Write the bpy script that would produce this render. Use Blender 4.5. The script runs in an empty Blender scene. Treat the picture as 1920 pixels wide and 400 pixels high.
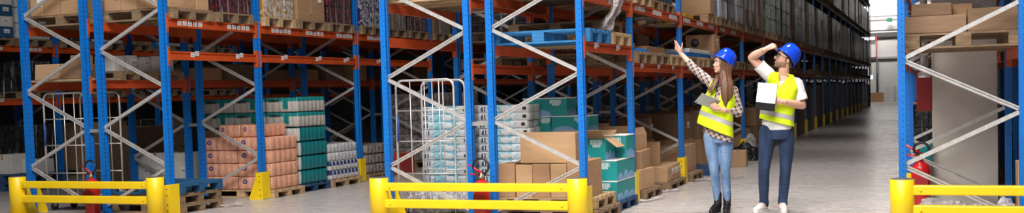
import bpy, bmesh, math, random
from mathutils import Vector, Matrix, Euler
PI = math.pi
RND = random.Random(11)
SC = bpy.context.scene
COL = SC.collection
V = Vector

# ------------------------------------------------------------------ materials
def new_mat(name):
    m = bpy.data.materials.new(name); m.use_nodes = True
    nt = m.node_tree
    return m, nt, nt.nodes, nt.links, nt.nodes['Principled BSDF']

def mixcol(N, L, fac, a, b):
    n = N.new('ShaderNodeMix'); n.data_type = 'RGBA'
    def put(sock, v):
        if isinstance(v, (tuple, list)): sock.default_value = (*v[:3], 1)
        elif isinstance(v, (int, float)): sock.default_value = v
        else: L.new(v, sock)
    put(n.inputs[0], fac); put(n.inputs[6], a); put(n.inputs[7], b)
    return n.outputs[2]

def mth(N, L, op, a, b=None, c=None):
    n = N.new('ShaderNodeMath'); n.operation = op
    for i, v in enumerate((a, b, c)):
        if v is None: continue
        if isinstance(v, (int, float)): n.inputs[i].default_value = v
        else: L.new(v, n.inputs[i])
    return n.outputs[0]

def coords(N, L, kind='Object'):
    t = N.new('ShaderNodeTexCoord'); s = N.new('ShaderNodeSeparateXYZ')
    L.new(t.outputs[kind], s.inputs[0])
    return t.outputs[kind], s.outputs[0], s.outputs[1], s.outputs[2]

def paint(name, col, rough=.5, metal=0.0, var=.12, scale=6, bump=0.0, stretch=(1, 1, 1), spec=.5, vary=0.0):
    m, nt, N, L, P = new_mat(name)
    tc = N.new('ShaderNodeTexCoord'); mp = N.new('ShaderNodeMapping'); mp.inputs['Scale'].default_value = stretch
    L.new(tc.outputs['Object'], mp.inputs[0])
    nz = N.new('ShaderNodeTexNoise'); nz.inputs['Scale'].default_value = scale; nz.inputs['Detail'].default_value = 5
    L.new(mp.outputs[0], nz.inputs[0])
    a = tuple(max(0, c * (1 - var)) for c in col); b = tuple(min(1, c * (1 + var)) for c in col)
    rm = N.new('ShaderNodeMapRange'); rm.inputs[1].default_value = .3; rm.inputs[2].default_value = .7
    L.new(nz.outputs[0], rm.inputs[0])
    c = mixcol(N, L, rm.outputs[0], a, b)
    if vary:
        oi = N.new('ShaderNodeObjectInfo')
        hs = N.new('ShaderNodeHueSaturation')
        v = mth(N, L, 'MULTIPLY_ADD', oi.outputs['Random'], vary, 1 - vary / 2)
        L.new(v, hs.inputs['Value']); L.new(c, hs.inputs['Color']); c = hs.outputs[0]
    L.new(c, P.inputs['Base Color'])
    P.inputs['Roughness'].default_value = rough; P.inputs['Metallic'].default_value = metal
    P.inputs['Specular IOR Level'].default_value = spec
    if bump:
        bp = N.new('ShaderNodeBump'); bp.inputs['Strength'].default_value = bump; bp.inputs['Distance'].default_value = .01
        L.new(nz.outputs[0], bp.inputs['Height']); L.new(bp.outputs[0], P.inputs['Normal'])
    return m

M = {}
def upright_mat(name, col, dark):
    # painted upright: a column of round holes on the front, slots on the sides
    m, nt, N, L, P = new_mat(name)
    v, x, y, z = coords(N, L)
    zf = mth(N, L, 'SUBTRACT', mth(N, L, 'FRACT', mth(N, L, 'DIVIDE', z, .06)), .5)
    zd = mth(N, L, 'MULTIPLY', zf, .06)
    zd2 = mth(N, L, 'MULTIPLY', mth(N, L, 'SUBTRACT', mth(N, L, 'FRACT', mth(N, L, 'ADD', mth(N, L, 'DIVIDE', z, .06), .5)), .5), .06)
    def hole(c, cc, zz, r):
        dx = mth(N, L, 'SUBTRACT', c, cc)
        d = mth(N, L, 'SQRT', mth(N, L, 'ADD', mth(N, L, 'POWER', dx, 2), mth(N, L, 'POWER', zz, 2)))
        return mth(N, L, 'LESS_THAN', d, r)
    g = N.new('ShaderNodeNewGeometry'); gs = N.new('ShaderNodeSeparateXYZ'); L.new(g.outputs['Normal'], gs.inputs[0])
    front = mth(N, L, 'GREATER_THAN', mth(N, L, 'ABSOLUTE', gs.outputs[1]), .7)
    side = mth(N, L, 'GREATER_THAN', mth(N, L, 'ABSOLUTE', gs.outputs[0]), .7)
    hf = mth(N, L, 'MAXIMUM', hole(x, .042, zd, .0062), hole(x, .014, zd2, .003))
    hs = mth(N, L, 'MAXIMUM', hole(y, .022, zd, .008), hole(y, .080, zd, .008))
    h = mth(N, L, 'MAXIMUM', mth(N, L, 'MULTIPLY', hf, front), mth(N, L, 'MULTIPLY', hs, side))
    nz = N.new('ShaderNodeTexNoise'); nz.inputs['Scale'].default_value = 9; L.new(v, nz.inputs[0])
    base = mixcol(N, L, nz.outputs[0], tuple(c * .8 for c in col), tuple(min(1, c * 1.15) for c in col))
    L.new(mixcol(N, L, h, base, dark), P.inputs['Base Color'])
    P.inputs['Roughness'].default_value = .42
    return m

M['blue'] = upright_mat('blue_upright_paint', (.003, .160, .58), (.003, .03, .10))
M['blue_plain'] = paint('blue_paint', (.003, .15, .54), .45)
M['orange'] = paint('orange_beam_paint', (.52, .072, .014), .42, var=.15, scale=4)
M['orange_dark'] = paint('orange_connector_paint', (.56, .09, .015), .45)
M['galv'] = paint('galvanised_steel', (.74, .72, .71), .33, .55, var=.15, scale=18)
M['beam_sheen'] = paint('far_beam_sheen', (.70, .60, .56), .45)  # white reflection on the far orange beams, put into their colour
M['galv_dull'] = paint('dull_galvanised_steel', (.44, .43, .42), .5, .6, var=.15, scale=18)
M['yellow'] = paint('yellow_guard_paint', (.88, .60, .008), .38, var=.06, scale=5)
M['rubber'] = paint('black_rubber', (.018, .018, .02), .6)
M['board_black'] = paint('matt_black_board', (.012, .012, .013), .8, spec=.2)
M['cap'] = paint('dark_post_cap', (.10, .085, .08), .5)
M['paper'] = paint('white_paper', (.78, .78, .78), .7, var=.03)
M['label_ink'] = paint('label_print', (.10, .10, .11), .7)
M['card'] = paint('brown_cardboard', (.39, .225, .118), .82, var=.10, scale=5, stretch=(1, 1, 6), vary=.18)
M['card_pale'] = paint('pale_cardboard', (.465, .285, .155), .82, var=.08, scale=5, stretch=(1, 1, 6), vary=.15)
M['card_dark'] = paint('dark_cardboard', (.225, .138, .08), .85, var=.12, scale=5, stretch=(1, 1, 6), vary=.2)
M['tape'] = paint('packing_tape', (.42, .28, .17), .25, var=.05)
M['flute'] = paint('cardboard_cut_edge', (.30, .19, .11), .9)
M['white_card'] = paint('white_carton', (.62, .61, .60), .7, var=.06, vary=.1)
M['wood'] = paint('pallet_wood', (.46, .31, .17), .85, var=.28, scale=7, stretch=(1, 6, 6), bump=.2, vary=.3)
M['wood_old'] = paint('weathered_pallet_wood', (.235, .155, .090), .9, var=.35, scale=7, stretch=(1, 6, 6), bump=.2, vary=.25)
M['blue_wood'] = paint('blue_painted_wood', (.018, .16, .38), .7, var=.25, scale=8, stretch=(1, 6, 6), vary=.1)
M['blue_wood_deep'] = paint('deep_blue_painted_wood', (.010, .085, .20), .75, var=.3, scale=8, stretch=(1, 6, 6))  # deeper blue than the plain blue pallet wood
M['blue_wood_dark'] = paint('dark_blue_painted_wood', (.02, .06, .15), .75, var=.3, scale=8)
M['red'] = paint('extinguisher_red', (.52, .012, .016), .28, var=.08)
M['red_dull'] = paint('red_cabinet_paint', (.33, .018, .022), .45)
M['black'] = paint('black_plastic', (.012, .012, .014), .4)
M['chrome'] = paint('chrome', (.7, .7, .7), .2, 1)
M['brass'] = paint('brass', (.6, .5, .3), .35, .9)
M['concrete'] = paint('pale_concrete', (.66, .60, .54), .85, var=.10, scale=2.2, bump=.05)
M['wallpaint'] = paint('white_wall_panel', (.72, .70, .68), .7, var=.04)
M['walllow'] = paint('grey_wall_panel', (.50, .49, .475), .7, var=.05)
M['darkwall'] = paint('dark_wall_panel', (.06, .06, .065), .8)
M['ceil'] = paint('ceiling_sheet', (.10, .10, .10), .8)
M['steel_dark'] = paint('dark_steel', (.09, .09, .095), .5, .5)
M['plywood'] = paint('plywood_shelf', (.36, .25, .15), .8, var=.2, scale=4, stretch=(1, 5, 1))
M['yellow_plastic'] = paint('yellow_plastic', (.75, .45, .02), .4)
M['pink_red'] = paint('red_bundle', (.42, .05, .04), .4)

def film_mat(name, amt=.3, tint=(.8, .82, .85), rough=.16, sc=(5, 5, 1.2), white=.08, lo=.45, hi=.8):
    m, nt, N, L, P = new_mat(name)
    out = N['Material Output']
    N.remove(P)
    tr = N.new('ShaderNodeBsdfTransparent'); gl = N.new('ShaderNodeBsdfGlossy'); df = N.new('ShaderNodeBsdfDiffuse')
    tr.inputs[0].default_value = (.93, .93, .94, 1)
    gl.inputs['Roughness'].default_value = rough; gl.inputs[0].default_value = (*tint, 1); df.inputs[0].default_value = (*tint, 1)
    tc = N.new('ShaderNodeTexCoord'); mp = N.new('ShaderNodeMapping'); mp.inputs['Scale'].default_value = sc
    nz = N.new('ShaderNodeTexNoise'); nz.inputs['Scale'].default_value = 2.2; nz.inputs['Detail'].default_value = 4; nz.inputs['Distortion'].default_value = .8
    L.new(tc.outputs['Object'], mp.inputs[0]); L.new(mp.outputs[0], nz.inputs[0])
    bp = N.new('ShaderNodeBump'); bp.inputs['Strength'].default_value = .9; bp.inputs['Distance'].default_value = .06
    L.new(nz.outputs[0], bp.inputs['Height']); L.new(bp.outputs[0], gl.inputs['Normal']); L.new(bp.outputs[0], df.inputs['Normal'])
    m1 = N.new('ShaderNodeMixShader'); m1.inputs[0].default_value = amt
    L.new(tr.outputs[0], m1.inputs[1]); L.new(gl.outputs[0], m1.inputs[2])
    m2 = N.new('ShaderNodeMixShader')
    mr = N.new('ShaderNodeMapRange'); mr.inputs[1].default_value = lo; mr.inputs[2].default_value = hi; mr.inputs[3].default_value = white * .06; mr.inputs[4].default_value = white * 3
    L.new(nz.outputs[0], mr.inputs[0]); L.new(mr.outputs[0], m2.inputs[0])
    L.new(m1.outputs[0], m2.inputs[1]); L.new(df.outputs[0], m2.inputs[2]); L.new(m2.outputs[0], out.inputs[0])
    return m
M['film'] = film_mat('stretch_film', .065, white=.17, sc=(7.5, 7.5, .42), lo=.61, hi=.67)  # specular wrinkle streaks painted in as diffuse white
M['film_thick'] = film_mat('crumpled_film', .32, (.88, .85, .86), .22, (9, 9, 9), white=.34)
M['film_milky'] = film_mat('milky_film', .10, (.80, .74, .74), .35, (6, 6, 5), white=.30, lo=.2, hi=.8)

def pack_mat(name, base, side, fn):
    m, nt, N, L, P = new_mat(name)
    v, x, y, z = coords(N, L, 'Generated')
    c = fn(N, L, v, x, y, z, base, side)
    L.new(c, P.inputs['Base Color']); P.inputs['Roughness'].default_value = .24
    nz = N.new('ShaderNodeTexNoise'); nz.inputs['Scale'].default_value = 11; nz.inputs['Detail'].default_value = 4; nz.inputs['Distortion'].default_value = 1.4
    bp = N.new('ShaderNodeBump'); bp.inputs['Strength'].default_value = .75; bp.inputs['Distance'].default_value = .02
    tc = N.new('ShaderNodeTexCoord'); L.new(tc.outputs['Object'], nz.inputs[0])
    L.new(nz.outputs[0], bp.inputs['Height']); L.new(bp.outputs[0], P.inputs['Normal'])
    return m
def rng(N, L, c, a, b):
    return mth(N, L, 'MULTIPLY', mth(N, L, 'GREATER_THAN', c, a), mth(N, L, 'LESS_THAN', c, b))
def f_blue(N, L, v, x, y, z, base, side):
    w = N.new('ShaderNodeTexNoise'); w.inputs['Scale'].default_value = 11; w.inputs['Distortion'].default_value = 2.0
    t = N.new('ShaderNodeTexCoord'); L.new(t.outputs['Object'], w.inputs[0])
    mr = N.new('ShaderNodeMapRange'); mr.inputs[1].default_value = .48; mr.inputs[2].default_value = .60; L.new(w.outputs[0], mr.inputs[0])
    c = mixcol(N, L, mr.outputs[0], base, (.72, .77, .80))
    c = mixcol(N, L, mth(N, L, 'GREATER_THAN', x, .76), c, (.66, .66, .67))
    c = mixcol(N, L, mth(N, L, 'LESS_THAN', x, .19), c, (.56, .60, .66))
    sq = mth(N, L, 'MULTIPLY', rng(N, L, x, .86, .93), rng(N, L, z, .30, .72))
    ns = N.new('ShaderNodeTexWhiteNoise'); ns.noise_dimensions = '3D'
    sc = N.new('ShaderNodeVectorMath'); sc.operation = 'MULTIPLY'; sc.inputs[1].default_value = (40, 1, 6)
    fl = N.new('ShaderNodeVectorMath'); fl.operation = 'FLOOR'; L.new(v, sc.inputs[0]); L.new(sc.outputs[0], fl.inputs[0]); L.new(fl.outputs[0], ns.inputs[0])
    tx = mth(N, L, 'MULTIPLY', mth(N, L, 'MULTIPLY', rng(N, L, x, .06, .15), rng(N, L, z, .17, .83)), mth(N, L, 'GREATER_THAN', ns.outputs[0], .42))
    c = mixcol(N, L, sq, c, (.03, .03, .045))
    c = mixcol(N, L, mth(N, L, 'MULTIPLY', rng(N, L, x, .45, .62), rng(N, L, z, .22, .80)), c, (.72, .70, .72))
    return mixcol(N, L, tx, c, (.045, .05, .085))
def f_teal(N, L, v, x, y, z, base, side):
    # teal plastic with a pale edge strip towards the packet's front corner
    strip = rng(N, L, y, .0, .06)
    c = mixcol(N, L, strip, base, (.50, .50, .47))
    c = mixcol(N, L, mth(N, L, 'MULTIPLY', rng(N, L, x, .30, .42), rng(N, L, z, .1, .9)), c, (.46, .45, .42))
    c = mixcol(N, L, mth(N, L, 'GREATER_THAN', z, .93), c, tuple(b * .3 for b in base))
    return c
def f_tealw(N, L, v, x, y, z, base, side):
    c = mixcol(N, L, mth(N, L, 'GREATER_THAN', z, .72), (.50, .48, .44), base)
    c = mixcol(N, L, mth(N, L, 'MULTIPLY', rng(N, L, x, .55, .72), rng(N, L, z, .2, .8)), c, base)
    return mixcol(N, L, mth(N, L, 'MULTIPLY', rng(N, L, x, .12, .42), rng(N, L, z, .68, .88)), c, (.03, .06, .07))
def f_peach(N, L, v, x, y, z, base, side):
    dx = mth(N, L, 'MULTIPLY', mth(N, L, 'SUBTRACT', x, .22), 2.6)
    dz = mth(N, L, 'SUBTRACT', z, .62)
    r = mth(N, L, 'SQRT', mth(N, L, 'ADD', mth(N, L, 'POWER', dx, 2), mth(N, L, 'POWER', dz, 2)))
    w = N.new('ShaderNodeTexNoise'); w.inputs['Scale'].default_value = 6; w.inputs['Distortion'].default_value = 1.5
    t = N.new('ShaderNodeTexCoord'); L.new(t.outputs['Object'], w.inputs[0])
    c = mixcol(N, L, w.outputs[0], tuple(b * .78 for b in base), tuple(min(1, b * 1.22) for b in base))
    return mixcol(N, L, rng(N, L, r, .07, .19), c, (.10, .07, .22))
def f_rolls(N, L, v, x, y, z, base, side):
    c = mixcol(N, L, rng(N, L, z, .52, .98), (.66, .66, .68), base)
    dot = mth(N, L, 'GREATER_THAN', mth(N, L, 'FRACT', mth(N, L, 'MULTIPLY', y, 8)), .5)
    return mixcol(N, L, mth(N, L, 'MULTIPLY', dot, rng(N, L, z, .5, 1.1)), c, (.6, .6, .63))
def f_pale(N, L, v, x, y, z, base, side):
    w = N.new('ShaderNodeTexNoise'); w.inputs['Scale'].default_value = 14
    t = N.new('ShaderNodeTexCoord'); L.new(t.outputs['Object'], w.inputs[0])
    return mixcol(N, L, mth(N, L, 'GREATER_THAN', w.outputs[0], .52), base, side)
M['p_blue'] = pack_mat('pale_blue_printed_film', (.22, .50, .62), None, f_blue)
M['p_teal'] = pack_mat('teal_printed_film', (.010, .19, .215), None, f_teal)
M['p_tealw'] = pack_mat('white_and_teal_film', (.015, .22, .22), None, f_tealw)
M['p_peach'] = pack_mat('peach_printed_film', (.70, .35, .23), None, f_peach)
M['p_rolls'] = pack_mat('white_and_navy_film', (.03, .045, .16), None, f_rolls)
M['p_white'] = pack_mat('white_roll_film', (.62, .62, .64), (.48, .49, .53), f_pale)
M['p_grey'] = pack_mat('grey_roll_film', (.28, .26, .25), (.17, .14, .135), f_pale)
M['p_redw'] = pack_mat('dark_red_bottle_film', (.12, .012, .018), (.03, .012, .016), f_pale)
M['p_purp'] = pack_mat('purple_and_white_film', (.40, .38, .42), (.05, .03, .10), f_pale)
M['p_tan'] = pack_mat('white_and_tan_film', (.58, .54, .48), (.46, .24, .07), f_pale)
M['p_green'] = pack_mat('green_and_white_film', (.42, .43, .38), (.05, .16, .04), f_pale)
M['p_dark'] = pack_mat('dark_bottle_film', (.026, .026, .029), (.008, .008, .01), f_pale)
M['p_brown'] = pack_mat('brown_sack_film', (.24, .18, .13), (.17, .12, .085), f_pale)
M['teal'] = paint('teal_carton', (.010, .275, .275), .45, var=.06, vary=.06)
M['teal_dark'] = paint('dark_teal_carton', (.01, .16, .155), .45, var=.1)
M['arc'] = paint('light_blue_print', (.22, .38, .62), .5, var=.04)
M['whiteprint'] = paint('pale_print', (.62, .74, .74), .6)
M['cable_blue'] = paint('blue_strap', (.02, .08, .35), .5)

def floor_mat():
    m, nt, N, L, P = new_mat('polished_concrete_floor')
    v, x, y, z = coords(N, L)
    n1 = N.new('ShaderNodeTexNoise'); n1.inputs['Scale'].default_value = .7; n1.inputs['Detail'].default_value = 6; L.new(v, n1.inputs[0])
    mp = N.new('ShaderNodeMapping'); mp.inputs['Scale'].default_value = (1.0, 2.4, 1); mp.inputs['Rotation'].default_value = (0, 0, .35); L.new(v, mp.inputs[0])
    n2 = N.new('ShaderNodeTexNoise'); n2.inputs['Scale'].default_value = 2.2; n2.inputs['Detail'].default_value = 8; n2.inputs['Roughness'].default_value = .7; L.new(mp.outputs[0], n2.inputs[0])
    c = mixcol(N, L, n1.outputs[0], (.40, .362, .345), (.52, .48, .462))
    mr = N.new('ShaderNodeMapRange'); mr.inputs[1].default_value = .35; mr.inputs[2].default_value = .7; L.new(n2.outputs[0], mr.inputs[0])
    c = mixcol(N, L, mth(N, L, 'MULTIPLY', mr.outputs[0], .42), c, (.31, .285, .275))
    # saw-cut joints
    jx = mth(N, L, 'LESS_THAN', mth(N, L, 'ABSOLUTE', mth(N, L, 'SUBTRACT', mth(N, L, 'FRACT', mth(N, L, 'DIVIDE', mth(N, L, 'ADD', x, .9), 6)), .5)), .0012)
    jy = mth(N, L, 'LESS_THAN', mth(N, L, 'ABSOLUTE', mth(N, L, 'SUBTRACT', mth(N, L, 'FRACT', mth(N, L, 'DIVIDE', y, 6)), .5)), .0012)
    c = mixcol(N, L, mth(N, L, 'MULTIPLY', mth(N, L, 'MAXIMUM', jx, jy), .6), c, (.2, .19, .185))
    L.new(c, P.inputs['Base Color'])
    r = mth(N, L, 'MULTIPLY_ADD', n2.outputs[0], .30, .13); L.new(r, P.inputs['Roughness'])
    bp = N.new('ShaderNodeBump'); bp.inputs['Strength'].default_value = .05; bp.inputs['Distance'].default_value = .01
    L.new(n2.outputs[0], bp.inputs['Height']); L.new(bp.outputs[0], P.inputs['Normal'])
    return m
M['floor'] = floor_mat()

# ------------------------------------------------------------------ mesh builder
class MB:
    def __init__(s): s.bm = bmesh.new()
    def _add(s, t, mi, Mx=None):
        if Mx is not None: bmesh.ops.transform(t, matrix=Mx, verts=t.verts)
        vs = [s.bm.verts.new(v.co) for v in t.verts]
        t.verts.index_update()
        for f in t.faces:
            try:
                n = s.bm.faces.new([vs[v.index] for v in f.verts]); n.material_index = mi; n.smooth = f.smooth
            except ValueError: pass
        t.free(); return s
    def box(s, lo, hi, mi=0, bev=0, Mx=None, jit=0):
        t = bmesh.new(); bmesh.ops.create_cube(t, size=1)
        for v in t.verts:
            v.co = V([lo[i] + (v.co[i] + .5) * (hi[i] - lo[i]) for i in range(3)])
            if jit: v.co += V((RND.uniform(-jit, jit), RND.uniform(-jit, jit), RND.uniform(-jit, 0) if v.co.z > (lo[2] + hi[2]) / 2 else 0))
        if bev: bmesh.ops.bevel(t, geom=t.edges[:], offset=bev, segments=2, profile=.5, affect='EDGES')
        return s._add(t, mi, Mx)
    def poly(s, pts, axis, a, b, mi=0):
        # 2-D outline extruded along an axis between a and b
        t = bmesh.new()
        def p3(p, h):
            return {'x': V((h, p[0], p[1])), 'y': V((p[0], h, p[1])), 'z': V((p[0], p[1], h))}[axis]
        A = [t.verts.new(p3(p, a)) for p in pts]; B = [t.verts.new(p3(p, b)) for p in pts]
        n = len(pts)
        for i in range(n): t.faces.new((A[i], A[(i + 1) % n], B[(i + 1) % n], B[i]))
        t.faces.new(A[::-1]); t.faces.new(B)
        bmesh.ops.recalc_face_normals(t, faces=t.faces)
        return s._add(t, mi)
    def tube(s, pts, r, seg=8, mi=0, closed=False, cap=True, smooth=True):
        pts = [V(p) for p in pts]; n = len(pts); t = bmesh.new(); rings = []
        rr = r if isinstance(r, (list, tuple)) else [r] * n
        up = None
        for i in range(n):
            if closed: d = pts[(i + 1) % n] - pts[i - 1]
            else: d = pts[min(i + 1, n - 1)] - pts[max(i - 1, 0)]
            d.normalize()
            if up is None:
                up = d.orthogonal().normalized()
            up = (up - d * up.dot(d))
            up = up.normalized() if up.length > 1e-6 else d.orthogonal().normalized()
            sd = d.cross(up)
            rings.append([t.verts.new(pts[i] + (up * math.cos(2 * PI * k / seg) + sd * math.sin(2 * PI * k / seg)) * rr[i]) for k in range(seg)])
        m = n if closed else n - 1
        for i in range(m):
            a, b = rings[i], rings[(i + 1) % n]
            for k in range(seg):
                f = t.faces.new((a[k], a[(k + 1) % seg], b[(k + 1) % seg], b[k])); f.smooth = smooth
        if cap and not closed:
            t.faces.new(rings[0][::-1]); t.faces.new(rings[-1])
        bmesh.ops.recalc_face_normals(t, faces=t.faces)
        return s._add(t, mi)
    def lathe(s, prof, c=(0, 0, 0), seg=24, mi=0, smooth=True, Mx=None):
        t = bmesh.new(); rings = []
        for (r, z) in prof:
            if r < 1e-6: rings.append([t.verts.new((c[0], c[1], c[2] + z))])
            else: rings.append([t.verts.new((c[0] + r * math.cos(2 * PI * k / seg), c[1] + r * math.sin(2 * PI * k / seg), c[2] + z)) for k in range(seg)])
        for a, b in zip(rings, rings[1:]):
            for k in range(seg):
                k2 = (k + 1) % seg
                if len(a) == 1 and len(b) == 1: continue
                if len(a) == 1: f = t.faces.new((a[0], b[k2], b[k]))
                elif len(b) == 1: f = t.faces.new((a[k], a[k2], b[0]))
                else: f = t.faces.new((a[k], a[k2], b[k2], b[k]))
                f.smooth = smooth
        bmesh.ops.recalc_face_normals(t, faces=t.faces)
        return s._add(t, mi, Mx)
    def face(s, pts, mi=0):
        f = s.bm.faces.new([s.bm.verts.new(p) for p in pts]); f.material_index = mi; return s
    def ell(s, c, r, mi=0, Mx=None, sub=2):
        t = bmesh.new(); bmesh.ops.create_icosphere(t, subdivisions=sub, radius=1)
        for v in t.verts: v.co = V((v.co.x * r[0], v.co.y * r[1], v.co.z * r[2]))
        for f in t.faces: f.smooth = True
        T = Matrix.Translation(V(c)) @ (Mx if Mx is not None else Matrix.Identity(4))
        return s._add(t, mi, T)
    def mesh(s, name, mats):
        me = bpy.data.meshes.new(name); s.bm.to_mesh(me); s.bm.free()
        for m in (mats if isinstance(mats, (list, tuple)) else [mats]): me.materials.append(M[m] if isinstance(m, str) else m)
        return me
    def build(s, name, mats, parent=None, loc=(0, 0, 0), rotz=0):
        return put(name, s.mesh(name, mats), parent, loc, rotz)

def put(name, me, parent=None, loc=(0, 0, 0), rotz=0):
    o = bpy.data.objects.new(name, me); COL.objects.link(o)
    o.location = loc; o.rotation_euler = (0, 0, rotz)
    if parent is not None: o.parent = parent
    return o
def tag(o, label=None, cat=None, group=None, kind=None):
    if label: o['label'] = label
    if cat: o['category'] = cat
    if group: o['group'] = group
    if kind: o['kind'] = kind
    return o
def thing(name, label, cat, loc=(0, 0, 0), rotz=0, group=None):
    o = put(name, None, None, loc, rotz); o.empty_display_size = .1
    return tag(o, label, cat, group)
def dup(root, loc, rotz=None, label=None, group=None):
    r = root.copy(); COL.objects.link(r); r.location = loc
    if rotz is not None: r.rotation_euler = (0, 0, rotz)
    if label: r['label'] = label
    if group: r['group'] = group
    for ch in list(root.children):
        c = ch.copy(); COL.objects.link(c); c.parent = r
        for g in list(ch.children):
            d = g.copy(); COL.objects.link(d); d.parent = c
    return r
def struct(name, mb, mats): return tag(mb.build(name, mats), kind='structure')

# ------------------------------------------------------------------ the hall
D = 10.69            # depth of the rack ends
HALL = (-34, 16, -9, 88, 11.5)
x0, x1, y0, y1, zc = HALL
struct('floor', MB().box((x0, y0, -.2), (x1, y1, 0)), 'floor')
struct('ceiling', MB().box((x0, y0, zc), (x1, y1, zc + .2)), 'ceil')
struct('wall_left', MB().box((x0 - .2, y0, -.2), (x0, y1, zc)), 'darkwall')
struct('wall_right', MB().box((x1, y0, -.2), (x1 + .2, y1, zc)), 'walllow')
struct('wall_front', MB().box((x0, y0 - .2, -.2), (x1, y0, zc)), 'walllow')
wb = MB().box((x0, y1, -.2), (x1, y1 + .2, 5.35), 1).box((x0, y1, 5.35), (x1, y1 + .2, zc), 0)
struct('wall_back', wb, ['wallpaint', 'walllow'])
struct('trim_1', MB().box((x0, y1 - .25, 5.05), (x1, y1 - .003, 5.42)), 'steel_dark')
struct('trim_2', MB().box((x0, y1 - .12, 5.62), (x1, y1 - .003, 6.42)), 'walllow')
struct('trim_3', MB().tube([(x0, y1 - .5, 6.72), (x1, y1 - .5, 6.72)], .09, 8), 'galv_dull')
struct('trim_4', MB().box((x0, y1 - .22, 3.35), (x1, y1 - .003, 3.5)), 'galv_dull')
tag(MB().tube([(-3.9, y1 - .26, 5.2), (-3.9, y1 - .26, 3.5), (-4.5, y1 - .26, 3.44), (-8, y1 - .26, 3.44)], .04, 8).build('sprinkler_pipe', 'red_dull'), 'thin red pipe running down the far end wall', 'pipe')
tag(MB().tube([(-3.86, y1 - .3, 0.0), (-3.86, y1 - .3, 3.3)], .08, 8).build('drain_pipe', 'steel_dark'), 'thin dark pipe standing against the far end wall', 'pipe')
def emit(name, col, st):
    m, nt, N, L, P = new_mat(name)
    P.inputs['Emission Color'].default_value = (*col, 1); P.inputs['Emission Strength'].default_value = st; P.inputs['Base Color'].default_value = (*col, 1)
    return m
M['lit'] = emit('lit_lamp', (1, .98, .93), 3); M['screen'] = emit('lit_screen', (.55, .75, 1), 4); M['exitgreen'] = paint('green_sign', (.01, .14, .07), .5)
t = thing('strip_lamp', 'long bright strip lamp on the far end wall', 'lamp', (-4.78, y1 - .3, 4.98))
MB().box((-.75, -.08, -.1), (.75, .08, .1)).build('diffuser', 'lit', t); MB().box((-.8, .08, -.06), (.8, .29, .13)).build('lamp_housing', 'galv_dull', t)
t = thing('exit_sign', 'small green sign on the pipe of the far end wall', 'sign', (-2.88, y1 - .85, 6.35))
MB().box((-.2, -.05, -.16), (.2, .03, .16)).build('sign_panel', 'exitgreen', t)
t = thing('hanging_screen', 'small lit bluish screen hanging beside the far end of the racks', 'screen', (-4.28, 86.6, 1.92))
MB().box((-.12, -.02, -.15), (.12, .0, .15)).build('display', 'screen', t); MB().box((-.14, 0, -.17), (.14, .06, .17)).build('casing', 'black', t)
MB().box((-.03, .0, .17), (.03, .06, 9.58)).build('hanger_pole', 'steel_dark', t)
# ------------------------------------------------------------------ pallet racks
PW, PD, WF = .066, .10, 1.05      # upright width (across), depth (along), frame pitch
def frame_y(k): return D if k == 0 else D + 1.98 + 2.81 * (k - 1)
def upright_mesh(h):
    # rolled section with a shallow channel on both broad sides
    o = [(0, 0), (PW, 0), (PW, .034), (PW - .020, .040), (PW - .020, .060), (PW, .066), (PW, PD), (0, PD), (0, .066), (.020, .060), (.020, .040), (0, .034)]
    return MB().poly(o, 'z', 0, h).mesh('upright', 'blue')
def foot_mesh(): return MB().box((-.03, -.02, 0), (PW + .03, PD + .02, .008)).lathe([(0, 0), (.012, 0), (.012, .022), (0, .022)], (-.017, .05, .0), 8).mesh('base_plate', 'blue_plain')
def beam_mesh(L, mat='orange'):
    o = [(0, 0), (.05, 0), (.05, .060), (.036, .066), (.036, .090), (.05, .094), (.05, .11), (0, .11)]
    return MB().poly([(p[0], p[1] - .11) for p in o], 'y', 0, L).mesh('beam', mat)
def connector_mesh():
    b = MB().box((-.004, -.03, -.185), (.055, .012, .055), bev=.003)
    b.box((.055, -.02, .015), (.058, -.004, .03), 1).box((.055, -.02, -.16), (.058, -.004, -.145), 1)
    return b.mesh('beam_connector', ['orange_dark', 'steel_dark'])
def brace_mesh(dz, groove):
    # channel-section diagonal between the two uprights, leaning to the right
    L = math.hypot(WF - .0, dz); a = math.atan2(dz, WF)
    if groove: o = [(.032, -.021), (.032, .021), (0, .021), (0, .008), (.020, .008), (.020, -.008), (0, -.008), (0, -.021)]
    else: o = [(0, -.020), (.032, -.020), (.032, -.014), (.006, -.014), (.006, .014), (.032, .014), (.032, .020), (0, .020)]
    t = MB().poly(o, 'x', 0, L)
    t.lathe([(0, 0), (.009, 0), (.009, .01), (0, .01)], (0.02, 0, -.02), 6).lathe([(0, 0), (.009, 0), (.009, .01), (0, .01)], (L - .02, 0, -.02), 6)
    bmesh.ops.rotate(t.bm, verts=t.bm.verts, cent=(0, 0, 0), matrix=Matrix.Rotation(-a, 3, 'Y'))
    return t.mesh('brace', 'galv')
def label_mesh(w=.075, h=.06):
    b = MB().box((0, 0, 0), (.002, w, h))
    for i in range(5): b.box((.002, .008 + i * .0125, .010), (.0026, .014 + i * .0125, .030), 1)
    b.box((.002, .01, .042), (.0026, w - .012, .050), 1)
    return b.mesh('location_label', ['paper', 'label_ink'])
UP = {h: upright_mesh(h) for h in (5.2, 9.0)}
FOOT = foot_mesh(); BEAM1 = beam_mesh(1.98 - PD); BEAM2 = beam_mesh(2.81 - PD); BEAMP = beam_mesh(2.81 - PD, 'beam_sheen'); CONN = connector_mesh(); BR = {(sg, gr): brace_mesh(.51 * sg, gr) for sg in (1, -1) for gr in (False, True)}
LAB = label_mesh()

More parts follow.
